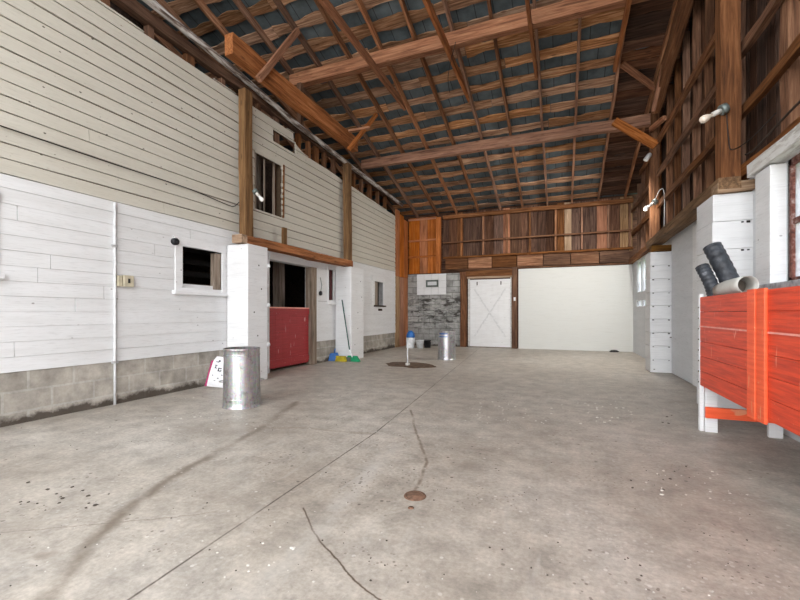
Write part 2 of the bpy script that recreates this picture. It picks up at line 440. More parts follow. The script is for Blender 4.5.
# floor debris
mb = MB(); rr = random.Random(3)
def chip(mb, x, y, r, mi):
    k = rr.randint(4, 6); a0 = rr.random() * 6; h = r * .25 + .0012
    P = [(x + r * rr.uniform(.6, 1.2) * math.cos(a0 + 6.283 * j / k), y + r * rr.uniform(.6, 1.2) * math.sin(a0 + 6.283 * j / k)) for j in range(k)]
    i = len(mb.v); mb.v += [(p[0], p[1], 0) for p in P] + [(x + (p[0] - x) * .8, y + (p[1] - y) * .8, h) for p in P]
    mb.f.append(tuple(i + k + j for j in range(k))); mb.mi.append(mi); mb.sm.append(False)
    for j in range(k): mb.f.append((i + j, i + (j + 1) % k, i + k + (j + 1) % k, i + k + j)); mb.mi.append(mi); mb.sm.append(False)
for (x0, y0, x1, y1, n, r, mi) in [(460, 400, 640, 425, 60, .011, 0), (640, 470, 760, 500, 26, .009, 0), (620, 465, 700, 490, 14, .009, 1), (200, 540, 300, 580, 14, .007, 0), (20, 480, 110, 510, 16, .012, 1),
                                    (150, 390, 260, 430, 40, .010, 0), (0, 420, 400, 600, 60, .004, 0), (400, 380, 800, 600, 60, .004, 0), (0, 420, 800, 600, 120, .005, 1), (660, 395, 700, 425, 26, .013, 1), (300, 380, 660, 430, 50, .008, 0)]:
    for _ in range(n):
        px = rr.uniform(x0, x1); py = rr.uniform(y0, y1)
        X, Y = fl(px, py)
        if XL + .1 < X < 1.1: chip(mb, X, Y, r * rr.uniform(.4, 1.3), mi)
tag(mb.build('floor_debris', ['chip_white', 'chip_dark']), 'small flakes of paint and dirt scattered over the concrete floor', 'debris', kind='stuff')

# ------------------------------------------------------------------ left wall
H_OPEN = [(1.25, 2.10, 1.50, 2.20), (4.12, 4.86, 1.44, 2.08), (5.93, 7.28, -1, 2.20), (7.98, 8.22, 1.37, 2.13), (10.42, 11.05, 1.33, 2.05), (5.58, 6.34, 2.95, 3.98), (6.07, 6.75, 4.33, 4.55)]
def ztop(y):
    if y < 6.78: return 4.75 + .03 * noise.noise((y * 1.1, 0, 0))
    return 4.47 - .21 * (y - 6.8) / 5.2 + .015 * noise.noise((y * 2, 3, 0))
def subtract(rects, h):
    out = []
    for (a, b, c, d) in rects:
        ha, hb, hc, hd = h
        if ha >= b or hb <= a or hc >= d or hd <= c: out.append((a, b, c, d)); continue
        if c < hc: out.append((a, b, c, hc))
        if d > hd: out.append((a, b, hd, d))
        lo, hi = max(c, hc), min(d, hd)
        if a < ha: out.append((a, ha, lo, hi))
        if b > hb: out.append((hb, b, lo, hi))
    return out
def siding(z0, z1, pitch, gap, y0, y1, xf, topfn=None, lap=.014, joints=3):
    mb = MB(); z = z0; r = random.Random(int(z0 * 100) + 5); ci = 0
    while z < z1 - .01:
        zt = min(z + pitch, z1)
        ys = sorted([y0, y1] + [r.uniform(y0 + .8, y1 - .8) for _ in range(joints)])
        for ya, yb in zip(ys, ys[1:]):
            rects = [(ya, yb - .004, z, zt)]
            for h in H_OPEN: rects = subtract(rects, h)
            tone = r.uniform(-.002, .002)
            for (a, b, c, d) in rects:
                if b - a < .02: continue
                n = max(1, int((b - a) / .22))
                for k in range(n):
                    u, v = a + (b - a) * k / n, a + (b - a) * (k + 1) / n
                    def prof(y):
                        gb = gap * (.6 + 1.1 * max(0, noise.noise((y * .45, ci * 3.7, 1)) + .25)) if c == z else 0
                        zb = c + gb + .004 * noise.noise((y * .8, ci, 9)); ztp = d + (.004 * noise.noise((y * .8, ci + 1, 9)) if d == zt else 0)
                        if topfn: ztp = min(ztp, topfn(y))
                        fb = 1 - (c - z) / pitch; ft = 1 - (d - z) / pitch
                        return zb, ztp, xf + lap * fb + tone, xf + lap * ft + tone
                    q0, q1 = prof(u), prof(v)
                    if q0[1] - q0[0] < .01 or q1[1] - q1[0] < .01: continue
                    xb = xf - .016
                    mb.hexa([(xb, u, q0[0]), (q0[2], u, q0[0]), (q1[2], v, q1[0]), (xb, v, q1[0]),
                             (xb, u, q0[1]), (q0[3], u, q0[1]), (q1[3], v, q1[1]), (xb, v, q1[1])])
        z = zt; ci += 1
    return mb
wl = MB()                                   # the boarded core of the wall behind the siding
for (a, b, c, d) in [(Y0, YB, .5, 2.47)]:
    rects = [(a, b, c, d)]
    for h in H_OPEN: rects = subtract(rects, h)
    for q in rects: wl.box((XL - .14, q[0], q[2]), (XL - .012, q[1], q[3]), 0)
rects = [(Y0, 12.0, 2.47, 4.25)]
for h in H_OPEN: rects = subtract(rects, h)
for q in rects: wl.box((XL - .14, q[0], q[2]), (XL - .012, q[1], q[3]), 1)
for (a, b) in [(Y0, 6.07), (6.07, 6.78)]:
    n = int((b - a) / .25) + 1
    for k in range(n):
        u, v = a + (b - a) * k / n, a + (b - a) * (k + 1) / n
        lo = 4.25
        rr2 = [(u, v, lo, min(ztop(u), ztop(v)) - .01)]
        rr2 = subtract(rr2, H_OPEN[-1])
        for q in rr2:
            if q[3] > q[2]: wl.box((XL - .05, q[0], q[2]), (XL - .012, q[1], q[3]), 1)
wall_left = struct(wl.build('wall_left', ['gap_grey', 'gap_brown']))
siding(2.45, 4.80, .152, .009, Y0, 12.0, XL, ztop, joints=1).build('upper_siding', 'cream_siding', wall_left)
siding(.52, 2.45, .150, .002, Y0, 5.92, XL + .008, lap=.004, joints=1).build('lower_siding', 'white_siding', wall_left)
siding(.48, 2.45, .150, .002, 7.50, 12.0, XL + .008, lap=.006, joints=2).build('lower_siding', 'white_siding', wall_left)
mb = MB()
for (a, b, z) in [(Y0, 5.93, .525), (7.3, 12.0, .485)]:
    mb.box((XL - .16, a, 0), (XL - .004, b, z))
mb.box((XL - .16, 12.0, 0), (XL - .03, YB, .3))
mb.build('block_foundation', 'foundation_blocks', wall_left)
mb = MB(); mb.box((XL - .14, 5.93, 2.2), (XL + .0, 7.5, 2.45)); mb.build('door_lintel', 'white_siding', wall_left)

# boards in the corner, left wall end
for k, (ya, yb) in enumerate([(12.0, 12.32), (12.33, 12.68), (12.69, 13.08)]):
    zz = 4.5 - .1 * k
    member('corner_board', (XL + .014, (ya + yb) / 2, 2.32), (XL + .014, (ya + yb) / 2, zz), .04, yb - ya, 'new_plywood', parent=None, rough=.003)['label'] = \
        'orange vertical board on upper left wall beside the back corner, %s from the white siding' % ORD[k]
    bpy.context.scene.collection.objects[-1]['category'] = 'board'
    o = member('corner_board', (XL + .012, (ya + yb) / 2, .0), (XL + .012, (ya + yb) / 2, 2.31), .036, yb - ya, 'new_plywood' if k else 'pale_board', rough=.004)
    tag(o, 'lower amber board standing on floor in back left corner, %s from the white siding' % ORD[k], 'board')

# studs and gaps at the head of the left wall
head_y = [2.5, 3.15, 3.72, 4.32, 4.95, 5.75, 6.25, 6.95, 7.3, 7.62, 7.95, 8.35, 8.95, 9.35, 9.8, 10.3, 10.85, 11.4]
for i, y in enumerate(head_y):
    o = member('wall_stud', (XL - .09, y, 4.02 if y > 5 else 4.4), (XL - .09 , y + random.uniform(-.02, .02), 4.96), .09, .09 if i % 3 else .14, 'brown_stud', rough=.006)
    tag(o, 'short stud showing above the white left wall, %s counted from the camera' % ORD[i], 'stud', 'studs above the white siding')
o = member('wall_plate', (XL - .05, Y0, 5.13), (XL - .05, 12.3, 4.78), .12, .15, 'brown_stud', rough=.01)
tag(o, 'brown horizontal plate timber running along the top of the left wall', 'beam')
mb = MB(); pts = [(-4.9, y, z) for y, z in [(Y0, 5.4), (0, 5.3), (2, 5.18), (3.6, 5.10), (5.24, 5.0), (6.6, 4.87), (9, 4.78), (12.3, 4.68)]]
fine = []
for (a, b) in zip(pts, pts[1:]):
    for k in range(6): fine.append(tuple(Vector(a).lerp(Vector(b), k / 6) + Vector((noise.noise((a[1] + k, 0, 0)) * .012, 0, noise.noise((a[1] + k, 7, 0)) * .012))))
mb.tube(fine + [pts[-1]], [.052 + .012 * noise.noise((i * .7, 0, 3)) for i in range(len(fine) + 1)], 12)
tag(mb.build('eave_pole', 'pole_paint'), 'long flaking whitish pole lying along the top of the left wall', 'pole')

# ------------------------------------------------------------------ loft and stable behind the left wall
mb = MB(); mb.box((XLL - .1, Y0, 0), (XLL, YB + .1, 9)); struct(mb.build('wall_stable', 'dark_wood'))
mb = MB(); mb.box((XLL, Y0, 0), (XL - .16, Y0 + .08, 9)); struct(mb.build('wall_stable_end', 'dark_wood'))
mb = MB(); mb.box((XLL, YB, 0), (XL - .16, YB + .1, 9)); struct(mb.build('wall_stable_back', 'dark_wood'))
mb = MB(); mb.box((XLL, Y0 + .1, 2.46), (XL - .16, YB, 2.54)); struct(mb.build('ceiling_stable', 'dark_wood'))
for i, (x, y) in enumerate([(-5.75, 7.15), (-5.7, 9.2)]):
    o = member('stable_post', (x, y, 0), (x, y, 2.46), .18, .18, 'weathered_wood', rough=.006)
    tag(o, ['grey post standing in the dark stable behind the red half door', 'grey post in the dark stable behind the small far window'][i], 'post')
for i, (y, z) in enumerate([(6.9, 2.375), (7.7, 2.375), (8.6, 2.375), (4.3, 2.375), (5.3, 2.375)]):
    o = member('stable_joist', (XLL + .02, y, z), (XL - .18, y, z), .06, .16, 'dark_wood')
    tag(o, 'dark ceiling joist inside the stable, %s' % ['nearest seen over the red half door', 'middle one seen over the red half door', 'farthest one seen over the red half door', 'seen through the left wall window near side', 'seen through the left wall window far side'][i], 'joist')
for i, (x, y) in enumerate([(-5.5, 6.1), (-5.6, 6.35), (-5.5, 6.75)]):
    o = member('loft_post', (x, y, 2.54), (x, y, 4.9), .09, .05, 'brown_stud' if i != 1 else 'weathered_wood', rough=.006)
    tag(o, '%s upright in the dark loft behind the upper wall opening' % ['left', 'middle', 'right'][i], 'post')
mb = MB()
for k in range(5): mb.box((-5.62, 4.02 + .0, 1.3 + .2 * k), (-5.58, 5.6, 1.38 + .2 * k))
mb.box((-5.66, 4.0, 0), (-5.62, 4.08, 2.2)); mb.box((-5.66, 5.5, 0), (-5.62, 5.58, 2.2))
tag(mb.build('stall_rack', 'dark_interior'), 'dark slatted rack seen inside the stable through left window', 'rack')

# ------------------------------------------------------------------ windows in left wall
def frame_window(name, y0, y1, z0, z1, t=.11, sill=True, dep=.05, matn='white_paint'):
    w = struct(empty(name, (XL, (y0 + y1) / 2, z0))); oy = (y0 + y1) / 2
    mb = MB(); f = .022
    mb.box((0, y0 - t - oy, -t * .2), (f, y0 - oy, z1 - z0 + .0)); mb.box((0, y1 - oy, -t * .2), (f, y1 + t * .5 - oy, z1 - z0))
    mb.build('side_casing', matn, w, .004)
    mb = MB(); mb.box((0, y0 - t - .03 - oy, z1 - z0), (f + .012, y1 + t * .5 - oy, z1 - z0 + t)); mb.build('head_casing', matn, w, .004)
    if sill:
        mb = MB(); mb.box((-.1, y0 - t - .04 - oy, -.07), (f + .045, y1 + t * .5 + .02 - oy, -.02)); mb.build('window_sill', matn, w, .004)
        mb = MB(); mb.box((0, y0 - oy, -.02), (.018, y1 - oy, .03)); mb.build('bottom_casing', matn, w, .003)
    return w
w1 = frame_window('window_1', 4.13, 4.84, 1.44, 2.06, .12)
mb = MB(); mb.box((-.10, .24, .02), (-.01, .355, .60)); mb.build('inner_jamb', 'weathered_upright', w1)
mb = MB(); mb.box((-.08, -.355, .0), (-.05, .30, .09)); mb.build('bottom_rail', 'white_paint', w1)
mb = MB(); mb.lathe([(.0, 0), (.05, 0), (.05, .05), (0, .05)], 16); o = mb.build('roof_cap', 'black_plastic', w1, loc=(0.01, -.49, .66)); o.rotation_euler = (0, math.pi / 2, 0)
w2 = frame_window('window_2', 1.27, 2.08, 1.50, 2.18, .09)
mb = MB(); mb.box((-.06, -.41, .0), (-.02, .41, .68)); mb.build('board_infill', 'white_siding', w2)
w3 = frame_window('window_3', 7.99, 8.21, 1.38, 2.12, .06)
mb = MB(); mb.box((-.09, .02, .0), (-.03, .11, .74)); mb.build('red_board', 'dark_red', w3)
w4 = frame_window('window_4', 10.44, 11.03, 1.34, 2.03, .16, sill=False)
mb = MB(); mb.box((-.09, -.29, 0), (-.04, -.02, .69)); mb.box((-.09, .02, 0), (-.04, .05, .69)); mb.build('casement', 'weathered_upright', w4)
mb = MB(); mb.box((-.02, -.36, -.04), (.06, .42, .0)); mb.build('iron_sill', 'rust_dark', w4)
mb = MB(); mb.box((-.0, -.05, -.16), (.03, .2, -.10)); mb.build('iron_latch', 'rust_dark', w4)
# splintered trim of the upper opening
uo = struct(empty('window_5', (XL, 5.96, 2.95)))
member('side_casing', (.02, .39, 0), (.02, .40, 1.03), .03, .03, 'brown_stud', parent=None)
o = COL.objects[-1]; o.parent = uo
mb = MB(); mb.box((-.09, -.36, .0), (-.05, -.27, 1.02)); mb.box((-.09, .2, 0), (-.06, .24, 1.02)); mb.box((-.09, -.05, 0), (-.07, -.02, 1.0)); mb.build('broken_sash', 'weathered_upright', uo)
mb = MB(); rr3 = random.Random(5)
for k in range(9):
    z = .05 + .11 * k; mb.box((.0, .385 - rr3.uniform(.0, .05), z), (.022, .42, z + .06))
mb.build('splinters', 'cream_siding', uo)
mb = MB(); mb.box((-.0, -.38, .99), (.02, .38, 1.04)); mb.build('head_casing', 'cream_siding', uo)

# ------------------------------------------------------------------ pilasters and header on the left
def left_pilaster(y0, y1, ztp, label):
    r = empty('wall_pilaster', (XL, (y0 + y1) / 2, 0)); h = (y1 - y0) / 2
    mb = MB(); mb.box((0.02, -h, 0), (.45, h, ztp)); mb.build('panelling', 'white_paint', r, .012)
    mb = MB()
    rq = random.Random(int(y0 * 10))
    for k in range(5):
        mb.box((.449, rq.uniform(-h + .08, h - .08), .35 + .38 * k), (.452, 0, 0)) if False else None
        yy = rq.uniform(-h + .1, h - .1); zz = .35 + .38 * k
        mb.box((.445, yy, zz), (.4525, yy + .022, zz + .022))
    mb.build('nail_hole', 'dark_hole', r); COL.objects[-1]['kind'] = 'stuff'
    return tag(r, label, 'pilaster')
p1 = left_pilaster(4.94, 5.40, 2.2, 'white boxed pilaster behind the nearer steel can, left of the red half door')
p2 = left_pilaster(8.27, 8.90, 2.2, 'white boxed pilaster with the green broom leaning on it')
mb = MB()
for k in range(6):
    mb.lathe([(0, -.04), (.035, -.025), (.04, 0), (.03, .03), (0, .04)], 12, c=(.40 + .03 * (k % 2), .485 - .23, .25 + .33 * k))
mb.build('foam_lump', 'white_plastic', p1); COL.objects[-1]['kind'] = 'stuff'
o = member('header_timber', (-4.72, 4.99, 2.275), (-4.72, 8.45, 2.275), .20, .14, 'orange_timber', rough=.012)
tag(o, 'rough orange timber header resting on the two white left pilasters', 'beam')
o = member('timber_block', (-4.82, 4.925, 2.275), (-4.62, 4.925, 2.275), .12, .13, 'pale_board', side=(0, 1, 0))
tag(o, 'pale sawn block at the near end of the orange header', 'block')
o = member('short_stub', (-4.86, 6.2, 2.36), (-4.86, 6.2, 2.72), .05, .10, 'ochre_post')
tag(o, 'short ochre stub standing on the header under the wall opening', 'stub')
for i, (y, zt, w) in enumerate([(5.22, 4.80, .17), (8.62, 4.76, .19)]):
    o = member('wall_post', (-4.86, y, 2.36), (-4.88, y, zt), .14, w, 'ochre_post', rough=.006)
    tag(o, ['ochre timber post on the header, left of the broken wall opening', 'ochre timber post on the header above the far left pilaster'][i], 'post')

# ------------------------------------------------------------------ dutch door
d = struct(empty('door_1', (XL, 6.60, 0)))
mb = MB()
for k in range(6): mb.box((-.07, -.63 + .215 * k, .06), (-.035, -.63 + .215 * k + .212, 1.2))
mb.box((-.035, -.63, .1), (-.02, .66, .22)); mb.box((-.035, -.63, 1.08), (-.02, .66, 1.19))
lf = mb.build('lower_leaf', 'stable_red', d)
mb = MB(); mb.box((-.08, -.63, 1.2), (-.015, .66, 1.225)); mb.build('worn_top_edge', 'pink_edge', lf)
mb = MB(); mb.box((-.14, -.67, 0), (.01, -.635, 2.1)); mb.build('jamb', 'white_paint', d)
mb = MB(); mb.box((-.12, .675, 0), (.04, .86, 2.1)); mb.build('jamb', 'weathered_upright', d, .004)
mb = MB(); mb.box((.0, .865, .5), (.03, .93, 2.12)); mb.build('jamb_casing', 'white_paint', d, .004)
mb = MB(); mb.box((-.14, -.67, 2.1), (.045, .93, 2.22)); mb.build('head_casing', 'white_paint', d, .004)
mb = MB(); mb.lathe([(.0, 0), (.05, 0), (.05, .03), (0, .03)], 14); o = mb.build('fixture', 'black_plastic', wall_left, loc=(XL + .02, 7.62, 1.55)); o.rotation_euler = (0, math.pi / 2, 0)
mb = MB(); mb.tube([(0, 0, 0), (0.01, .03, .15), (.005, -.02, .32)], .008, 8)
tag(mb.build('hanging_strap', 'box_steel', loc=(XL + .035, 7.62, 1.58)), 'short grey strap hanging right of the stable doorway', 'strap')

# conduit and switch
r = empty('conduit', (XL + .03, 3.19, 0))
mb = MB(); mb.tube([(.0, 0, .0), (.0, 0, .55), (0.0, 0, 2.44)], .014, 12); mb.build('pipe', 'conduit_paint', r)
mb = MB(); mb.box((-.02, -.03, .50), (.016, .03, .53)); mb.box((-.02, -.03, 1.9), (.016, .03, 1.93)); mb.build('clip', 'grey_conduit', r); COL.objects[-1]['kind'] = 'stuff'
tag(r, 'thin vertical conduit pipe running down the white left wall', 'pipe')
r = empty('switch_box', (XL + .015, 3.29, 1.43))
mb = MB(); mb.box((0, -.075, .0), (.04, -.03, .13)); mb.build('coupling', 'beige_metal', r, .004)
mb = MB(); mb.box((0, -.015, .0), (.05, .11, .14)); mb.build('cover', 'beige_metal', r, .006)
mb = MB(); mb.box((.05, .035, .045), (.056, .06, .10)); mb.build('toggle', 'black_plastic', r)
tag(r, 'beige electrical switch box mounted on the white left wall', 'switch')
def cable(name, pts, rad, mat, label, sub=8):
    P = [Vector(p) for p in pts]; out = []
    for i in range(len(P) - 1):
        a = P[max(i - 1, 0)]; b = P[i]; c = P[i + 1]; e = P[min(i + 2, len(P) - 1)]
        for k in range(sub):
            t = k / sub
            out.append(.5 * ((2 * b) + (c - a) * t + (2 * a - 5 * b + 4 * c - e) * t * t + (3 * b - a - 3 * c + e) * t ** 3))
    out.append(P[-1]); mb = MB(); mb.tube(out, rad, 8)
    return tag(mb.build(name, mat), label, 'cable')
cable('cable', [(XL + .03, 1.2, 2.905), (XL + .03, 2.1, 2.90), (XL + .03, 3.2, 2.895), (XL + .03, 4.2, 2.90), (XL + .035, 4.9, 2.85), (XL + .06, 5.05, 2.85), (XL + .1, 5.12, 2.93)], .007, 'black_wire', 'black cable sagging along the cream boards to the ochre post')

def bulb_lamp(name, base, dirv, label, glass='bulb_glass', sc=1., box='box_steel', power=0):
    r = empty(name, base); dv = Vector(dirv).normalized()
    mb = MB(); mb.tube([-dv * .0, dv * .05 * sc], .05 * sc, 8); mb.build('junction_box', box, r)
    mb = MB(); mb.tube([dv * .05 * sc, dv * .09 * sc, dv * .13 * sc], [.02 * sc, .026 * sc, .022 * sc], 14); mb.build('lamp_socket', 'porcelain', r)
    mb = MB(); k = [(.13, .014), (.15, .020), (.17, .030), (.195, .037), (.22, .034), (.235, .022), (.242, .004)]
    mb.tube([dv * a * sc for a, _ in k], [b * sc for _, b in k], 18); mb.build('bulb', glass, r)
    if not power: return tag(r, label, 'lamp')
    pl = bpy.data.lights.new('bulb_light', 'POINT'); pl.energy = power; pl.shadow_soft_size = .04; pl.color = (1, .90, .78)
    po = bpy.data.objects.new('bulb_light', pl); COL.objects.link(po); po.parent = r; po.location = dv * .30 * sc
    return tag(r, label, 'lamp')
bulb_lamp('wall_lamp', (-4.78, 5.32, 3.16), (.5, .1, -.6), 'bare bulb in a socket on the ochre post beside the wall opening', 'bulb_white')

# ------------------------------------------------------------------ roof
cl = MB(); z0, z1 = rz(Y0 - .5) + .19, rz(YB + .25) + .19
cl.hexa([(XLL - .1, Y0 - .5, z0), (XR + .4, Y0 - .5, z0), (XR + .4, YB + .25, z1), (XLL - .1, YB + .25, z1),
         (XLL - .1, Y0 - .5, z0 + .03), (XR + .4, Y0 - .5, z0 + .03), (XR + .4, YB + .25, z1 + .03), (XLL - .1, YB + .25, z1 + .03)])
struct(cl.build('ceiling', 'slate_underside'))
rx = [1.68 - .70 * k for k in range(14)]
for i, x in enumerate(rx):
    if x < XLL: break
    dx = random.uniform(-.03, .03)
    o = member('rafter', (x + dx, Y0 - .3, rz(Y0 - .3) + .075), (x - dx, YB, rz(YB) + .075), .048, .14, 'rafter_wood', side=(1, 0, 0), rough=.007)
    tag(o, 'sloping rafter under the roof boards, %s counted leftwards from the right wall' % ORD[i], 'rafter', 'rafters of the sloping roof')
def plank(x0, x1, y, w, mat, sl=PT):
    """live edged roof board, along X, lying on top of the rafters"""
    mb = MB(); n = max(4, int((x1 - x0) / .12)); sd = random.random() * 99; th = .024
    cs = 1 / math.sqrt(1 + sl * sl); q = []
    for k in range(n + 1):
        x = (x1 - x0) * k / n
        a = -w / 2 + .055 * noise.noise((x * 2.2 + sd, 0, 0)) + .022 * noise.noise((x * 7, sd, 1))
        b = w / 2 + .055 * noise.noise((x * 2.2 + sd, 9, 0)) + .022 * noise.noise((x * 7, sd, 4))
        mb.v += [(x, a, 0), (x, b, 0), (x, b, th), (x, a, th)]
    for k in range(n):
        i = k * 4
        for j in range(4): mb.f.append((i + j, i + (j + 1) % 4, i + 4 + (j + 1) % 4, i + 4 + j)); mb.mi.append(0); mb.sm.append(False)
    mb.f += [(3, 2, 1, 0), (n * 4, n * 4 + 1, n * 4 + 2, n * 4 + 3)]; mb.mi += [0, 0]; mb.sm += [False, False]
    o = mb.build('sheathing_plank', mat); o.location = (x0, y, rz(y) + .15); o.rotation_euler = (-math.atan(sl), 0, 0)
    return o
row = 0; y = YB - .12
NB = [0]
while y > 1.5:
    xs = [XLL, XLL + random.uniform(1.5, 3), 0, 0, 1.0 + random.uniform(-.03, .03)]
    xs[2] = xs[1] + random.uniform(1.5, 2.8); xs[3] = min(xs[2] + random.uniform(1.4, 2.4), .6)
    for a, b in zip(xs, xs[1:]):
        if b - a < .1: continue
        o = plank(a + .005, b - .005, y, random.uniform(.17, .23), 'sheathing_wood'); NB[0] += 1
        tag(o, 'spaced roof board with wavy edges, in the %s row up from the back wall' % ORD[row], 'roof board', 'spaced boards across the rafters')
    for k in range(2):
        o = plank(1.0, XR + .12, y - .225 * k, .222, 'old_board'); NB[0] += 1
        tag(o, 'dark close-set roof board by the right wall, at the %s row from the back wall' % ORD[row], 'roof board', 'close set boards by the right wall')
    row += 1; y -= .45

# purlin beams
o = member('purlin', (-5.3, 6.99, 5.975), (XR, 6.99, 5.975), .14, .25, 'orange_timber', side=(0, 1, 0), rough=.008)
tag(o, 'thick orange beam crossing under the rafters, the nearer and higher one', 'beam')
o = member('purlin', (-5.1, 9.84, 5.19), (XR, 9.84, 5.19), .13, .23, 'orange_timber', side=(0, 1, 0), rough=.008)
tag(o, 'orange beam crossing under the rafters, the farther and lower one', 'beam')
o = member('plate_timber', (-4.68, 4.65, 5.17), (-4.68, 8.66, 5.19), .16, .32, 'orange_timber', rough=.008)
tag(o, 'heavy orange beam hanging above the left wall with cut near end', 'beam')
o = member('short_post', (-5.03, 6.93, 5.0), (-5.03, 6.93, 5.86), .10, .10, 'brown_timber'); tag(o, 'short upright between the hanging left beam and the nearer cross beam', 'post')
for (a, b, w, lab) in [((-4.55, 5.15, 4.88), (-4.55, 6.2, 6.36), .10, 'orange brace from the hanging left beam up to a rafter, nearer one'),
                       ((-4.55, 8.10, 4.86), (-4.00, 8.45, 5.74), .08, 'orange brace from the hanging left beam up to a rafter, farther one'),
                       ((-4.6, 8.2, 5.34), (-4.1, 8.3, 5.38), .05, 'short flat stick beside the farther left brace'),
                       ((1.04, 9.74, 5.24), (1.82, 9.74, 4.60), .17, 'thick knee brace between the farther cross beam and right wall post'),
                       ((1.04, 8.55, 5.80), (1.78, 9.25, 5.47), .10, 'slanting brace from a roof tie to the right wall timber'),
                       ((1.70, 8.5, 5.60), (1.62, 8.95, 4.98), .07, 'thin steep brace hanging from the right wall rafter'),
                       ((1.72, 9.74, 4.95), (1.86, 9.2, 4.92), .09, 'stub of timber right of the knee brace post')]:
    o = member('brace', a, b, .07, w, 'orange_timber', side=(0, 1, 0) if abs(b[0] - a[0]) > abs(b[1] - a[1]) * .8 else (1, 0, 0)); tag(o, lab, 'brace')
for i, (x, ya, yb) in enumerate([(-3.32, 4.0, 8.5), (-1.895, 3.5, 8.7), (-.495, 3.2, 8.3), (.905, 3.0, 8.65)]):
    xt = x + (.06 if i != 2 else -.03)
    o = member('collar_tie', (x, ya, 5.80), (x + .03, yb, 5.76), .055, .15, 'orange_timber', rough=.006, ends=(0, -.8))
    tag(o, 'horizontal tie board passing below the nearer cross beam, %s from the left' % ORD[i], 'tie')
o = member('principal_rafter', (1.74, 2.0, rz(2.0) - .2), (1.74, 9.4, rz(9.4) - .2), .15, .28, 'brown_timber', rough=.008)
tag(o, 'heavy sloping timber under the roof edge along the right wall', 'rafter')
cable('cable', [(-1.72, 6.85, 5.84), (-1.85, 7.0, 5.6), (-1.98, 7.3, 5.5), (-2.0, 7.5, 5.35)], .006, 'black_wire', 'thin black wire dangling below the nearer cross beam')

# ------------------------------------------------------------------ back wall
bw = MB(); bw.box((XL - .25, YB + .13, 2.3), (XR + .3, YB + .17, rz(YB) + .2)); bw.box((XL - .25, YB + .02, 0), (XR + .3, YB + .17, 2.48))
wall_back = struct(bw.build('wall_back', 'old_board'))
mb = MB(); mb.box((-1.27, YB - .02, 0), (XR - .0, YB + .02, 2.50)); mb.build('white_lining', 'white_panel', wall_back)
mb = MB(); mb.box((XL, YB - .01, 0), (-3.14, YB + .02, 2.45)); mb.build('masonry', 'grey_masonry', wall_back)
rs = random.Random(12); mb = MB()      # stones breaking through the masonry face
for k in range(70):
    x = rs.uniform(-4.7, -3.2); z = rs.uniform(.75, 1.62) if k < 50 else rs.uniform(.3, 2.2); a = rs.uniform(.04, .13); b = rs.uniform(.015, .04)
    mb.hexa([(x - a, YB, z - b), (x + a, YB, z - b * .8), (x + a * .9, YB, z + b), (x - a * .8, YB, z + b)][0:1] + [(x + a, YB, z - b), (x + a, YB + .01, z - b), (x - a, YB + .01, z - b)] +
            [(x - a * .8, YB - .035, z + b * .3), (x + a * .8, YB - .035, z + b * .2), (x + a, YB, z + b), (x - a, YB, z + b)])
mb.build('broken_blocks', 'grey_masonry', wall_back); COL.objects[-1]['kind'] = 'stuff'
# wide boards behind the studs
xs = -3.75; i = 0; br = random.Random(21)
while xs < XR:
    w = br.uniform(.18, .33); x1 = min(xs + w, XR)
    m = 'old_board'; q = br.random()
    if -1.95 < xs < -1.66: m = 'new_plywood'
    elif .88 < xs < 1.1: m = 'new_plywood'
    elif q > .72: m = 'pale_board' if q > .86 else 'brown_stud'
    o = member('cladding_board', ((xs + x1) / 2, YB + .11, 2.9), ((xs + x1) / 2, YB + .11, rz(YB) + .1), x1 - xs - .006, .024, m, rough=.003)
    tag(o, 'upright cladding board in back wall above the white panel, %s from the left' % ORD[i], 'board', 'cladding boards of the upper back wall'); i += 1
    xs = x1
for i, x in enumerate([-3.10, -2.38, -1.63, -.93, -.18, .55, 1.25, 1.80]):
    o = member('wall_stud', (x, YB + .05, 3.02), (x, YB + .05, rz(YB) - .06), .055, .09, 'rafter_wood')
    tag(o, 'slim stud of the upper back wall, %s from the orange boxed section' % ORD[i], 'stud', 'studs of the upper back wall')
for (z, h, m, lab) in [(2.97, .06, 'brown_stud', 'sill board under the upper back wall studs'), (3.48, .045, 'brown_stud', 'thin middle rail across the upper back wall'),
                       (4.33, .12, 'rafter_wood', 'eave plate timber along the top of the back wall')]:
    o = member('wall_rail', (-3.72, YB + .0, z), (XR, YB + .0, z), .10, h, m, side=(0, 1, 0), rough=.005); tag(o, lab, 'rail')
o = member('wall_rail', (-3.2, YB + .0, 2.53), (XR, YB + .0, 2.53), .12, .05, 'brown_stud', side=(0, 1, 0)); tag(o, 'bottom rail directly above the white back panel', 'rail')
for i in range(7):
    a = -3.65 + .78 * i; b = min(a + .76, XR)
    o = member('blocking', (a, YB + .06, 2.76), (b, YB + .06, 2.76), .06, .36, 'rafter_wood' if i % 2 else 'brown_stud', side=(0, 1, 0), rough=.008)
    tag(o, 'thick blocking plank above the white back panel, %s from the left' % ORD[i], 'plank')
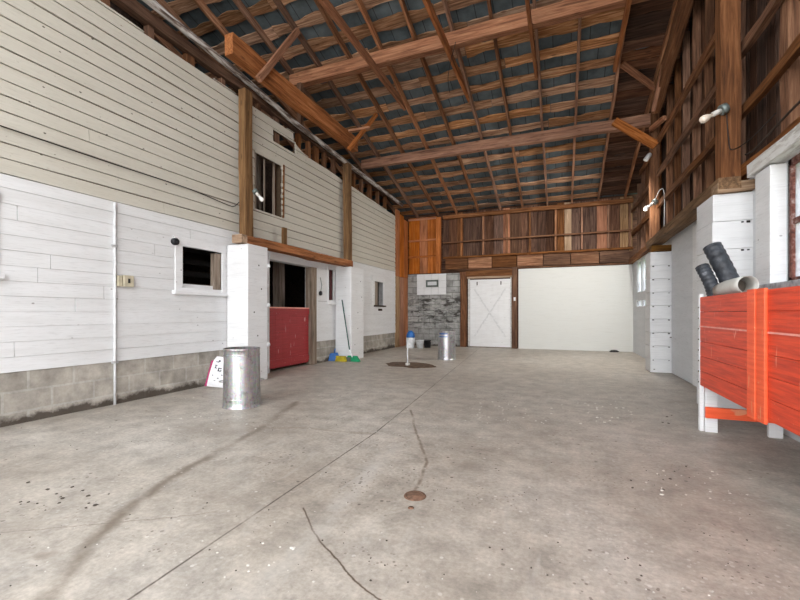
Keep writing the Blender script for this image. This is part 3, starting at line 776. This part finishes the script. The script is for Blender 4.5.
# orange boxed section at left
for i, (x0, x1) in enumerate([(-4.98, -4.58), (-4.57, -4.3), (-4.29, -3.96)]):
    o = member('cladding_board', ((x0 + x1) / 2, YB + .06, 2.46), ((x0 + x1) / 2, YB + .06, 4.42), x1 - x0, .03, 'new_plywood', rough=.003)
    tag(o, 'wide orange board above the grey masonry, %s from the corner' % ORD[i], 'board')
for i, (z) in enumerate([3.06, 3.62, 4.36]):
    o = member('wall_rail', (-4.98, YB + .03, z), (-3.96, YB + .03, z), .05, .06, 'new_plywood', side=(0, 1, 0)); tag(o, 'thin orange rail on the boxed corner section, %s from the bottom' % ORD[i], 'rail')
o = member('wall_post', (-3.88, YB + .0, 2.46), (-3.88, YB + .0, 4.36), .16, .10, 'new_plywood'); tag(o, 'orange upright at right edge of the boxed corner section', 'post')
o = member('wall_post', (-3.02, YB - .0, 0), (-3.02, YB - .0, 2.48), .20, .12, 'brown_timber', rough=.022); tag(o, 'rough reddish post between grey masonry and the white back door', 'post')
o = member('wall_post', (-1.38, YB - .02, 0), (-1.38, YB - .02, 2.56), .15, .10, 'brown_stud', rough=.008); tag(o, 'brown post between the white back door and white panel', 'post')
mb = MB(); mb.box((-.03, -.012, 0), (.03, .0, .11)); r = mb.build('light_switch', 'white_plastic', loc=(-1.38, YB - .072, 1.5)); tag(r, 'small white switch on the brown post right of the back door', 'switch')
# back door
d = struct(empty('door_2', (-2.16, YB, 0)))
mb = MB()
for k in range(7): mb.box((-.64 + .183 * k, -.03, .03), (-.64 + .183 * k + .181, .0, 2.2))
leaf = mb.build('door_leaf', 'white_paint', d)
for sx in (-1, 1):
    o = member('cross_brace', (-.5 * sx, -.033, .35), (.5 * sx, -.033, 1.9), .008, .05, 'conduit_paint', side=(0, 1, 0), rough=.001); o.parent = leaf
mb = MB(); mb.box((-.64, -.045, .03), (.64, -.03, .12)); mb.box((-.64, -.045, 2.12), (.64, -.03, 2.2)); mb.build('ledge', 'white_paint', leaf)
for x in (-.42, .34):
    mb = MB(); mb.box((x, -.05, 2.02), (x + .03, -.04, 2.13)); mb.build('hinge', 'rust_dark', leaf)
mb = MB(); mb.box((-.70, -.05, 0), (-.65, .0, 2.26)); mb.box((.645, -.05, 0), (.68, .0, 2.26)); mb.build('jamb', 'white_lintel', d)
mb = MB(); mb.box((-.74, -.06, 2.24), (.74, .0, 2.30)); mb.build('head_trim', 'pale_board', d)
mb = MB(); mb.box((-.78, -.03, 2.30), (.72, .02, 2.50)); mb.build('head_board', 'brown_stud', d)
mb = MB(); mb.box((-.7, -.05, 0), (.7, .05, .025)); mb.build('threshold', 'weathered_wood', d)
# white block panel with dark framed vent
r = empty('vent_panel', (-4.12, YB - .012, 1.74))
mb = MB()
for a in range(4):
    for b in range(3): mb.box((-.52 + .26 * a, -.04, .235 * b), (-.52 + .26 * a + .255, 0, .235 * b + .23))
mb.build('panel', 'white_block', r)
mb = MB(); mb.box((-.19, -.06, .26), (.25, -.04, .50)); mb.build('vent_frame', 'grey_felt', r, .004)
mb = MB(); mb.box((-.13, -.066, .32), (.19, -.06, .44)); mb.build('vent_flap', 'grey_white_wall', r)
tag(r, 'white painted block panel with dark framed vent high on masonry', 'vent')

# ------------------------------------------------------------------ right wall
HR = [(11.25, 11.78, 1.66, 2.5), (11.86, 12.5, 1.66, 2.5), (11.25, 11.78, 1.28, 1.45), (11.86, 12.5, 1.28, 1.45), (2.2, 4.62, 1.36, 2.47)]
rects = [(Y0, YB, 0, 2.56)]
for h in HR: rects = subtract(rects, h)
mb = MB()
for q in rects: mb.box((XR, q[0], q[2]), (XR + .16, q[1], q[3]))
wall_right = struct(mb.build('wall_right', 'grey_white_wall'))
mb = MB(); mb.v = []; nseg = 24                     # upper gable boarding, follows the roof slope
yy = Y0; br = random.Random(4); k = 0
while yy < YB:
    w = br.uniform(.17, .30); y1 = min(yy + w, YB)
    o = member('gable_board', (XR + .13, (yy + y1) / 2, 2.57), (XR + .13, (yy + y1) / 2, rz((yy + y1) / 2) + .14), .022, y1 - yy - .008, 'gable_wood', rough=.002, side=(1, 0, 0))
    if yy > 2.2:
        tag(o, 'dark upright cladding board of the right gable wall, %s toward the back' % (ORD[k] if k < 30 else 'one near the corner'), 'board', 'cladding boards of the right gable wall'); k += 1
    else: tag(o, 'dark cladding board of right gable wall beside the camera', 'board', 'cladding boards beside the camera')
    yy = y1
mb = MB(); mb.hexa([(XR + .16, Y0, 2.4), (XR + .19, Y0, 2.4), (XR + .19, YB, 2.4), (XR + .16, YB, 2.4), (XR + .16, Y0, rz(Y0) + .2), (XR + .19, Y0, rz(Y0) + .2), (XR + .19, YB, rz(YB) + .2), (XR + .16, YB, rz(YB) + .2)])
mb.build('outer_sheathing', 'dark_wood', wall_right)
sy = [12.5, 11.95, 11.35, 10.75, 10.2, 9.2, 8.65, 8.1, 7.5, 6.95, 6.35, 5.9, 4.75, 4.2, 3.65, 3.1, 2.5, 1.9]
for i, y in enumerate(sy):
    big = y in (4.75,)
    o = member('wall_stud', (XR + .065, y, 2.62), (XR + .065, y + random.uniform(-.03, .03), rz(y) + .05), .10, .16 if big else random.uniform(.045, .085), 'brown_stud', rough=.008)
    tag(o, 'upright stud of the right gable wall, %s counted from the back corner' % ORD[i], 'stud', 'studs of the right gable wall')
for z, lab in [(3.35, 'lower'), (4.02, 'middle'), (4.70, 'upper')]:
    ye = YB if z < 4.3 else 11.8
    o = member('wall_girt', (XR - .02, 1.2, z), (XR - .02, ye, z), .06, .11, 'brown_stud', rough=.012); tag(o, '%s horizontal girt nailed across the right gable studs' % lab, 'girt')
o = member('wall_plate', (XR + .02, 1.2, 2.66), (XR + .02, YB, 2.60), .20, .13, 'brown_stud', rough=.012); tag(o, 'brown sill timber under the right gable studs', 'beam')
o = member('track_timber', (1.66, 5.3, 2.50), (1.66, 9.3, 2.46), .20, .13, 'ochre_post', rough=.008); tag(o, 'pale brown beam spanning the two white block pillars on the right', 'beam')
o = member('track_timber', (1.74, 9.3, 2.52), (1.80, 12.9, 2.56), .10, .12, 'brown_stud', rough=.01); tag(o, 'dark beam from the far block pillar to the back corner', 'beam')
cable('cable', [(1.76, 1.8, 2.86), (1.76, 3.0, 2.82), (1.77, 4.2, 2.80), (1.78, 5.0, 2.74), (1.80, 5.3, 2.78)], .010, 'rust_dark', 'dark cable lying on the sill timber above the near window')
# block pillars
def pillar(y0, y1, ztp, n, label, dots):
    r = empty('block_pier', (1.53, (y0 + y1) / 2, 0)); h = (y1 - y0) / 2
    mb = MB()
    for k in range(n):
        e = random.uniform(-.004, .004)
        mb.box((e, -h + abs(e), ztp * k / n), (XR - 1.53 + .02, h, ztp * (k + 1) / n - .002))
    mb.build('blockwork', 'white_block', r, .007)
    mb = MB()
    for k in range(1, n):
        for x in dots:
            s = random.uniform(.008, .016); z = ztp * k / n - .02
            mb.box((x - s, -h - .006, z - s * .7), (x + s, -h + .01, z + s * .7))
    mb.build('mortar_hole', 'dark_hole', r); COL.objects[-1]['kind'] = 'stuff'
    return tag(r, label, 'pillar')
pillar(8.72, 9.2, 2.25, 9, 'white block pillar standing farther along the right wall', (.05, .30))
pillar(5.35, 5.92, 2.40, 8, 'white block pillar behind the black pipes and red trough', (.26, .31))
o = member('pillar_cap', (1.56, 5.40, 2.46), (1.56 + .32, 5.40, 2.46), .2, .11, 'pale_board', side=(0, 1, 0)); tag(o, 'pale timber block on top of the nearer block pillar', 'block')
o = member('pillar_cap', (1.55, 8.80, 2.31), (1.88, 8.80, 2.31), .2, .11, 'ochre_post', side=(0, 1, 0)); tag(o, 'timber block on top of the farther block pillar', 'block')
o = member('wall_post', (1.71, 5.50, 2.56), (1.71, 5.50, rz(5.5) - .35), .18, .18, 'brown_timber', rough=.006); tag(o, 'thick brown post on the nearer block pillar carrying a lamp', 'post')
o = member('wall_post', (1.80, 9.84, 2.56), (1.80, 9.84, 5.28), .16, .16, 'brown_stud', rough=.006); tag(o, 'dark post carrying the farther cross beam at right wall', 'post')
# white wall panel between pillars
o = tag(MB().build('door_stop', 'white_paint'), None) if False else None
mb = MB(); mb.box((XR - .045, 6.6, 0.02), (XR - .005, 7.3, 2.42)); mb.build('white_trim_board', 'white_paint', wall_right)
mb = MB(); mb.box((XR - .025, 7.3, .02), (XR - .005, 8.64, 2.42)); mb.build('door_panel', 'grey_white_wall', wall_right)
mb = MB(); mb.box((XR - .004, 8.64, .02), (XR + .004, 8.72, 2.42)); mb.build('door_gap', 'rust_dark', wall_right)
# box column and window lintel
mb = MB(); mb.box((1.76, 4.66, 1.37), (XR, 4.96, 2.46)); o = mb.build('boxed_upright', 'white_paint', bevel=.006); tag(o, 'narrow white boxed upright between block pillar and near window', 'column')
o = member('lintel_timber', (1.82, 2.0, 2.56), (1.82, 5.1, 2.54), .16, .13, 'white_lintel', rough=.008); tag(o, 'flaking white lintel timber above the near right window', 'beam')
mb = MB(); mb.box((1.72, Y0, 1.17), (XR + .02, 5.3, 1.37)); mb.build('window_ledge', 'concrete_sill', wall_right, .01)
def rwin(name, y0, y1, z0, z1, nb, nh, mat, bar=.035, x=XR + .05):
    w = struct(empty(name, (x, (y0 + y1) / 2, z0))); h = (y1 - y0) / 2; H = z1 - z0
    mb = MB(); b = bar
    mb.box((-.03, -h, 0), (.03, -h + b, H)); mb.box((-.03, h - b, 0), (.03, h, H)); mb.box((-.03, -h, 0), (.03, h, b)); mb.box((-.03, -h, H - b), (.03, h, H))
    mb.build('window_frame', mat, w)
    mb = MB()
    for k in range(1, nb): yy = -h + 2 * h * k / nb; mb.box((-.018, yy - b * .4, b), (.018, yy + b * .4, H - b))
    for k in range(1, nh): zz = H * k / nh; mb.box((-.02, -h + b, zz - b * .4), (.02, h - b, zz + b * .4))
    if nb > 1 or nh > 1: mb.build('glazing_bars', mat, w)
    mb = MB(); mb.box((-.003, -h + .01, .01), (.003, h - .01, H - .01)); mb.build('window_pane', 'grimy_glass', w)
    return w
def rust():
    n = NT('rusted_frame', .8, 0, .2)
    g = n.noise(n.co(), 14, 7, .7)
    n.base(n.ramp(g, [(.35, (.05, .02, .015)), (.5, (.16, .06, .045)), (.62, (.30, .22, .20)), (.7, (.55, .55, .55))])); MATS['rusted_frame'] = n.m
rust()
rwin('window_6', 2.2, 4.64, 1.36, 2.47, 4, 2, 'rusted_frame', .06, XR + .03)
rwin('window_7', 11.25, 11.78, 1.66, 2.5, 1, 1, 'white_paint', .02); rwin('window_8', 11.86, 12.5, 1.66, 2.5, 1, 1, 'white_paint', .02)
rwin('window_9', 11.25, 11.78, 1.28, 1.45, 1, 1, 'white_paint', .015); rwin('window_10', 11.86, 12.5, 1.28, 1.45, 1, 1, 'white_paint', .015)

bulb_lamp('wall_lamp', (1.66, 5.38, 3.34), (-.75, -.1, -.35), 'bare bulb lamp on the thick brown post above red trough', sc=1.15)
bulb_lamp('wall_lamp', (1.80, 9.62, 3.42), (-.8, -.15, -.65), 'bare bulb lamp low on dark post at the right wall', 'bulb_white', sc=1.2, power=7)
r = empty('spot_lamp', (1.70, 9.66, 4.42))
mb = MB(); mb.tube([(0, 0, 0), (-.02, .0, -.03), (-.09, .0, -.13)], [.03, .045, .048], 16); mb.build('lamp_housing', 'grey_conduit', r)
mb = MB(); mb.tube([(-.09, 0, -.13), (-.094, 0, -.136)], .042, 16); mb.build('lens', 'bulb_white', r)
sl = bpy.data.lights.new('spot_fill', 'SPOT'); sl.energy = 330; sl.spot_size = math.radians(165); sl.spot_blend = 1; sl.shadow_soft_size = .12; sl.color = (1, .95, .88)  # fill light added at this lamp to brighten the far floor and back wall
so = bpy.data.objects.new('spot_fill', sl); COL.objects.link(so); so.parent = r; so.location = (-.22, .0, -.30)
so.rotation_euler = Vector((-3.6, 1.6, -3.6)).to_track_quat('-Z', 'Y').to_euler()
tag(r, 'small pale cylindrical lamp high on the dark right post', 'lamp')
cable('cable', [(1.78, 9.6, 3.46), (1.80, 9.3, 3.55), (1.82, 9.05, 3.42), (1.82, 9.05, 2.75)], .007, 'white_plastic', 'pale cable dropping from the far lamp to the sill')
cable('cable', [(1.66, 5.38, 3.3), (1.68, 5.385, 3.0), (1.71, 5.39, 2.88), (1.76, 5.1, 2.86), (1.78, 4.6, 2.90)], .005, 'black_wire', 'thin cable drooping from the nearer right post lamp')

# ------------------------------------------------------------------ red trough
t = empty('feed_trough', (1.2, 3.2, 0)); TL, TR = 1.34, -2.6      # local y extent
mb = MB(); zb = .43; hh = (1.255 - zb) / 6
for k in range(6):
    mb.box((0, TR, zb + hh * k), (.025, TL, zb + hh * (k + 1) - .003))
mb.build('front_boards', 'red_paint', t, .002)
mb = MB(); mb.box((-.004, TR, zb + hh * 4 - .006), (.0, TL, zb + hh * 4 + .006)); mb.build('pink_joint', 'pink_edge', t)  # pale pink strip along one joint between the boards
for a, b, hx in [(.12, .235, .028), (-.0, .12, .02)]:
    mb = MB(); mb.box((-hx, a, .40), (0, b, 1.262)); mb.build('cleat', 'orange_red_paint', t, .004)
mb = MB(); mb.box((-.02, -1.6, .40), (0, -1.48, 1.262)); mb.build('cleat', 'orange_red_paint', t, .004)
mb = MB(); mb.box((-.003, TL, 0), (.03, TL + .05, 1.285)); mb.build('end_post', 'white_paint', t, .003)
mb = MB(); mb.box((.03, TL, .40), (.50, TL + .03, 1.25)); mb.build('end_board', 'red_paint', t)
mb = MB(); mb.box((.40, TR, .60), (.43, TL, 1.18)); mb.build('back_boards', 'red_paint', t)
mb = MB(); mb.box((.03, TR, .46), (.43, TL, .50)); mb.build('trough_floor', 'weathered_wood', t)
mb = MB(); mb.box((.03, TL - .05, .135), (.60, TL - .02, .235)); mb.build('cross_rail', 'orange_red_paint', t, .003)
mb = MB(); mb.box((.035, TL - .02, 0), (.13, TL + .02, .46)); mb.build('leg', 'white_paint', t, .003)
mb = MB(); mb.box((.50, TL - .02, 0), (.60, TL + .02, .46)); mb.build('leg', 'white_paint', t, .003)
mb = MB(); mb.box((.08, -1.8, 0), (.17, -1.71, .46)); mb.build('leg', 'white_paint', t, .003)
mb = MB()
for k in range(8): mb.box((-.008, TL + .018, .45 + .1 * k), (-.002, TL + .032, .462 + .1 * k))
mb.build('nail_head', 'rust_dark', t); COL.objects[-1]['kind'] = 'stuff'
tag(t, 'long red painted wooden feed trough on white legs by the right wall', 'trough')

def corr_pipe(pts, r, label):
    P = [Vector(p) for p in pts]; path = []
    for i in range(len(P) - 1):
        a = P[max(i - 1, 0)]; b = P[i]; c = P[i + 1]; e = P[min(i + 2, len(P) - 1)]
        for k in range(26):
            u = k / 26; path.append(.5 * ((2 * b) + (c - a) * u + (2 * a - 5 * b + 4 * c - e) * u * u + (3 * b - a - 3 * c + e) * u ** 3))
    path.append(P[-1]); mb = MB()
    rad = [r + (.0022 if (i // 2) % 2 else -.0018) for i in range(len(path))]
    mb.tube(path, rad, 24, caps=False)
    o = mb.build('corrugated_pipe', 'black_corrugated')
    s = o.modifiers.new('wall', 'SOLIDIFY'); s.thickness = .006; s.offset = -1
    return tag(o, label, 'pipe')
corr_pipe([(1.46, 4.30, .60), (1.44, 4.38, 1.10), (1.405, 4.46, 1.38), (1.31, 4.60, 1.73)], .074, 'taller black corrugated pipe leaning out of the red trough')
corr_pipe([(1.29, 4.40, .60), (1.29, 4.43, 1.10), (1.275, 4.47, 1.33), (1.22, 4.56, 1.54)], .054, 'shorter black corrugated pipe leaning out of the red trough')
mb = MB(); pth = [(1.327, 3.86, 1.322), (1.322, 3.95, 1.322), (1.312, 4.05, 1.318), (1.30, 4.17, 1.31), (1.295, 4.30, 1.295)]
mb.tube(pth, .069, 28, caps=False)
mb.tube([pth[2], tuple(Vector(pth[2]) + Vector((0, .003, 0)))], .064, 28, mi=1)  # dark disc in the bore, its colour stands in for the shaded inside
o = mb.build('drain_pipe', ['pvc_grey', 'pvc_bore_shade']); q_ = o.modifiers.new('wall', 'SOLIDIFY'); q_.thickness = .004
tag(o, 'pale grey plastic pipe with open end lying on the red trough', 'pipe')

# ------------------------------------------------------------------ cans, bag, broom, buckets
def can(loc, rz_, label, strap=None):
    r = empty('steel_can', loc, rz_)
    mb = MB(); R = .205; H = .69
    prof = [(.222, 0), (.224, .012), (.214, .02), (.212, .03)]
    for k in range(1, 18):
        z = .03 + (H - .07) * k / 18; prof.append((.212 - .010 * k / 18, z))
    prof += [(.200, H - .03), (.205, H - .022), (.207, H - .010), (.204, H), (.197, H), (.195, H - .035), (0, H - .035)]
    mb.lathe(prof, 56); mb.build('body', 'galvanised_steel', r)
    mb = MB()
    for k in range(22):     # vertical flutes
        t = 2 * math.pi * k / 22
    for z in (.10, H - .08):
        mb = MB(); mb.lathe([(.2105 - .01 * z, z - .008), (.2165 - .01 * z, z), (.2105 - .01 * z, z + .008)], 56); mb.build('rolled_bead', 'galvanised_steel', r)
    for a in (0, math.pi):
        mb = MB(); pts = []
        for q in range(9):
            u = math.pi * q / 8; pts.append((math.cos(a) * (.205 + .045 * math.sin(u)) - math.sin(a) * (.06 * math.cos(u)), math.sin(a) * (.205 + .045 * math.sin(u)) + math.cos(a) * (.06 * math.cos(u)), .30))
        mb.tube(pts, .006, 8); mb.build('handle', 'galvanised_steel', r)
    if strap:
        mb = MB(); n = 14; R2 = .2075
        for k in range(n):
            a0 = -.55 + 1.1 * k / n; a1 = -.55 + 1.1 * (k + 1) / n
            for z0_, z1_ in strap:
                mb.quad((R2 * math.cos(a0), R2 * math.sin(a0), z0_), (R2 * math.cos(a1), R2 * math.sin(a1), z0_), ((R2 - .0006) * math.cos(a1), (R2 - .0006) * math.sin(a1), z1_), ((R2 - .0006) * math.cos(a0), (R2 - .0006) * math.sin(a0), z1_))
        mb.build('blue_label', 'blue_plastic', r)
    return tag(r, label, 'can')
c1 = can((-3.55, 3.74, 0), .75, 'large galvanised steel can standing alone near the left wall')
c2 = can((-2.57, 9.36, 0), -1.75, 'galvanised steel can with blue label near the white back door', [(.60, .635), (.54, .56)])

# feed bag
r = empty('feed_bag', (-4.83, 4.50, 0), 0)
mb = MB(); W, Hh, T = .40, .44, .09; nx, nz = 12, 12
def bagp(u, v, s):
    f = (max(0, math.sin(math.pi * u)) ** .5) * (max(0, math.sin(math.pi * v)) ** .45)
    wob = .02 * noise.noise((u * 3, v * 3, s * 2))
    return ((u - .5) * W + .03 * v, s * (T / 2 * f + wob * f), v * Hh + .02 * noise.noise((u * 2, 5, 0)) * v - (.06 * v if u < .1 else 0))
for s in (-1, 1):
    b0 = len(mb.v)
    for j in range(nz + 1):
        for i in range(nx + 1): mb.v.append(bagp(i / nx, j / nz, s))
    for j in range(nz):
        for i in range(nx):
            q = b0 + j * (nx + 1) + i; f = (q, q + 1, q + nx + 2, q + nx + 1)
            mb.f.append(f if s < 0 else f[::-1]); mb.mi.append(1 if i < 1 else 0); mb.sm.append(True)
body = mb.build('sack', ['bag_white', 'magenta_print'], r)
def on_bag(u, v): p = Vector(bagp(u, v, -1)); p.y -= .003; return p
def glyph(cells):
    mb = MB()
    for (u0, v0, u1, v1) in cells:
        mb.quad(on_bag(u0, v0), on_bag(u1, v0), on_bag(u1, v1), on_bag(u0, v1))
    return mb
glyph([(.22, .80, .34, .83), (.30, .83, .38, .88), (.24, .60, .28, .72), (.21, .60, .32, .62), (.21, .70, .32, .72), (.36, .52, .40, .64), (.36, .52, .48, .55), (.37, .61, .49, .64), (.46, .54, .49, .58), (.20, .36, .24, .39), (.40, .28, .46, .31), (.55, .22, .60, .25), (.30, .20, .36, .22), (.52, .40, .58, .43)]).build('print', 'black_print', body)['kind'] = 'stuff'
for o in (body,): pass
r.rotation_euler = (math.radians(-10), math.radians(7), math.radians(26)); r.location = (-4.69, 4.47, 0.012)
tag(r, 'white feed sack with dark print and magenta edge against left wall', 'bag')

# brooms and dustpan by the second pilaster
r = empty('broom', (-4.42, 8.12, 0))
mb = MB(); mb.tube([(-.10, -.02, .26), (-.37, .10, 1.42)], .013, 12); mb.build('handle', 'dark_green', r)
mb = MB(); mb.tube([(-.02, -.02, .10), (-.06, -.02, .17), (-.10, -.02, .27)], [.022, .018, .017], 12); mb.build('socket', 'white_plastic', r)
mb = MB(); mb.hexa([(-.20, -.05, .0), (.16, -.05, .0), (.16, .05, .0), (-.20, .05, .0), (-.15, -.03, .13), (.08, -.03, .13), (.08, .03, .13), (-.15, .03, .13)]); mb.build('bristles', 'green_bristle', r, .01)
mb = MB(); mb.box((-.21, -.052, .0), (-.06, -.045, .10)); mb.build('grey_patch', 'grey_felt', r)
tag(r, 'green broom leaning against the far left white pilaster', 'broom')
r = empty('floor_brush', (-4.70, 8.02, 0))
mb = MB(); mb.hexa([(-.14, -.04, .0), (.14, -.04, .0), (.14, .04, .0), (-.14, .04, .0), (-.12, -.025, .10), (.12, -.025, .10), (.12, .025, .10), (-.12, .025, .10)]); mb.build('bristles', 'yellow_bristle', r, .005)
mb = MB(); mb.box((-.125, -.03, .10), (.125, .03, .125)); mb.build('block', 'yellow_bristle', r, .005)
tag(r, 'yellow brush head on the floor beside the green broom', 'brush')
r = empty('dustpan', (-4.90, 8.02, 0), .3)
mb = MB(); mb.hexa([(-.13, .0, .0), (.13, .0, .0), (.13, .12, .0), (-.13, .12, .0), (-.10, .05, .17), (.09, .05, .19), (.08, .11, .19), (-.09, .11, .17)]); mb.build('pan', 'blue_plastic', r, .012)
mb = MB(); mb.tube([(0, .09, .17), (0, .16, .27)], .014, 10); mb.build('handle', 'blue_plastic', r)
tag(r, 'blue dustpan standing behind the yellow brush head', 'dustpan')

# floor hole, standpipe
mb = MB(); P = []
rq = random.Random(9); hx, hy = -3.0, 8.05
n = 40
for j in range(n):
    t_ = 2 * math.pi * j / n; rr_ = 1 + .22 * noise.noise((math.cos(t_) * 2, math.sin(t_) * 2, 0))
    # elongated toward the picture's right
    ax, ay = .62 * rr_ * math.cos(t_), .50 * rr_ * math.sin(t_); P.append((hx + ax * .93 + ay * .3, hy - .37 * ax + ay * .8))
ctr = len(mb.v); mb.v.append((hx, hy, .012)); mb.v += [(hx + (x - hx) * .6, hy + (y - hy) * .6, .012 + .008 * noise.noise((x * 3, y * 3, 0))) for x, y in P] + [(x, y, .001) for x, y in P]
for j in range(n):
    k = (j + 1) % n
    mb.f.append((ctr, ctr + 1 + j, ctr + 1 + k)); mb.mi.append(0); mb.sm.append(True)
    mb.f.append((ctr + 1 + j, ctr + 1 + n + j, ctr + 1 + n + k, ctr + 1 + k)); mb.mi.append(0); mb.sm.append(True)
tag(mb.build('dirt_patch', 'mud'), 'patch of brown dirt on floor around the white standpipe', 'dirt', kind='stuff')
r = empty('standpipe', (-3.02, 7.9, .01))
mb = MB(); mb.tube([(0, 0, 0), (0, 0, .30), (.02, 0, .58)], .015, 14); mb.build('pipe', 'white_plastic', r)
mb = MB(); mb.tube([(0, 0, 0), (0, 0, .05)], .05, 14); mb.build('collar', 'chip_white', r)
tag(r, 'thin white pipe standing upright out of the dirt patch', 'pipe')

def bucket(name, loc, rb, rt, h, mat, label, cat='bucket', lid=None):
    r = empty(name, loc)
    mb = MB(); mb.lathe([(0, 0), (rb, 0), (rt, h * .93), (rt + .008, h * .94), (rt + .008, h), (rt - .006, h), (rt - .008, h * .95), (rb - .006, .01), (0, .01)], 28); mb.build('body', mat, r)
    mb = MB(); pts = [(math.cos(math.pi * q / 10) * (rt + .006), -.3 * math.sin(math.pi * q / 10) * rt - .02 * math.sin(math.pi * q / 10), h * .95 - math.sin(math.pi * q / 10) * rt * .75) for q in range(11)]
    mb.tube(pts, .004, 6); mb.build('handle', 'grey_conduit', r)
    if lid:
        mb = MB(); mb.lathe([(0, h + .20), (.055, h + .20), (.10, h + .16), (rt * .9, h + .03), (rt + .012, h + .01), (rt + .012, h - .02)], 28); mb.build('lid', lid, r)
    return tag(r, label, cat)
bucket('plastic_bucket', (-4.17, 12.0, 0), .105, .125, .26, 'white_plastic', 'small white bucket on floor at the foot of grey masonry')
bucket('plastic_bucket', (-4.02, 12.3, 0), .10, .12, .24, 'black_plastic', 'black bucket tucked behind the small white bucket')
r = empty('water_jug', (-4.52, 12.1, 0))
mb = MB(); mb.lathe([(0, 0), (.14, 0), (.145, .02), (.145, .26), (.135, .33), (0, .33)], 28); mb.build('body', 'white_plastic', r)
mb = MB(); mb.lathe([(.137, .33), (.14, .36), (.13, .42), (.10, .50), (.04, .55), (0, .55)], 28); mb.build('blue_top', 'blue_plastic', r)
tag(r, 'white container with blue top standing in the back left corner', 'container')

# drain plate and stone, dark lump at back wall
x, y = fl(415, 496)
r = empty('floor_drain', (x, y, 0))
mb = MB(); mb.lathe([(.068, 0), (.064, .005), (.052, .005), (.05, .004)], 32); mb.build('rim', 'rust_plate', r)
mb = MB(); mb.lathe([(.051, .002), (.045, .006), (0, .007)], 32); mb.build('cover', 'rust_plate', r)
tag(r, 'small round rusty drain cover in middle of the concrete floor', 'drain')
x, y = fl(411, 508)
mb = MB(); mb.lathe([(.018, 0), (.016, .004), (0, .006)], 10); tag(mb.build('metal_plug', 'rust_plate', loc=(x, y, 0)), 'tiny brown plug beside the rusty drain cover', 'plug')
mb = MB(); mb.lathe([(0, 0), (.08, 0), (.09, .03), (.05, .07), (0, .08)], 12); o = mb.build('dark_rag', 'black_plastic', loc=(1.38, 12.9, 0)); o.scale = (1.4, .7, .8); tag(o, 'small dark lump on the floor below the white back panel', 'rag')

# ------------------------------------------------------------------ light
w = bpy.data.worlds.new('sky'); SC.world = w; w.use_nodes = True; nt = w.node_tree
bg = nt.nodes['Background']; bg.inputs['Color'].default_value = (.97, .98, 1.0, 1); bg.inputs['Strength'].default_value = 3.2
sun = bpy.data.lights.new('sun', 'SUN'); sun.energy = 7; sun.angle = math.radians(3); sun.color = (1, .93, .84)
so = bpy.data.objects.new('sun', sun); COL.objects.link(so)
so.rotation_euler = (math.radians(-32), math.radians(18), 0)      # high, from behind the far gable: never enters the room

cam = bpy.data.cameras.new('camera'); co = bpy.data.objects.new('camera', cam); COL.objects.link(co)
co.location = (0, 0, CH); co.rotation_euler = (math.pi / 2, 0, YAW)
cam.sensor_width = 36; cam.lens = 36 * FP / 800; cam.shift_y = 13.5 / 800; cam.clip_start = .05; cam.clip_end = 300
SC.camera = co
SC.view_settings.view_transform = 'Standard'; SC.view_settings.look = 'None'; SC.view_settings.gamma = 1; SC.view_settings.use_curve_mapping = False
SC.view_settings.exposure = .95
SC.cycles.max_bounces = 12; SC.cycles.diffuse_bounces = 8; SC.cycles.use_denoising = True
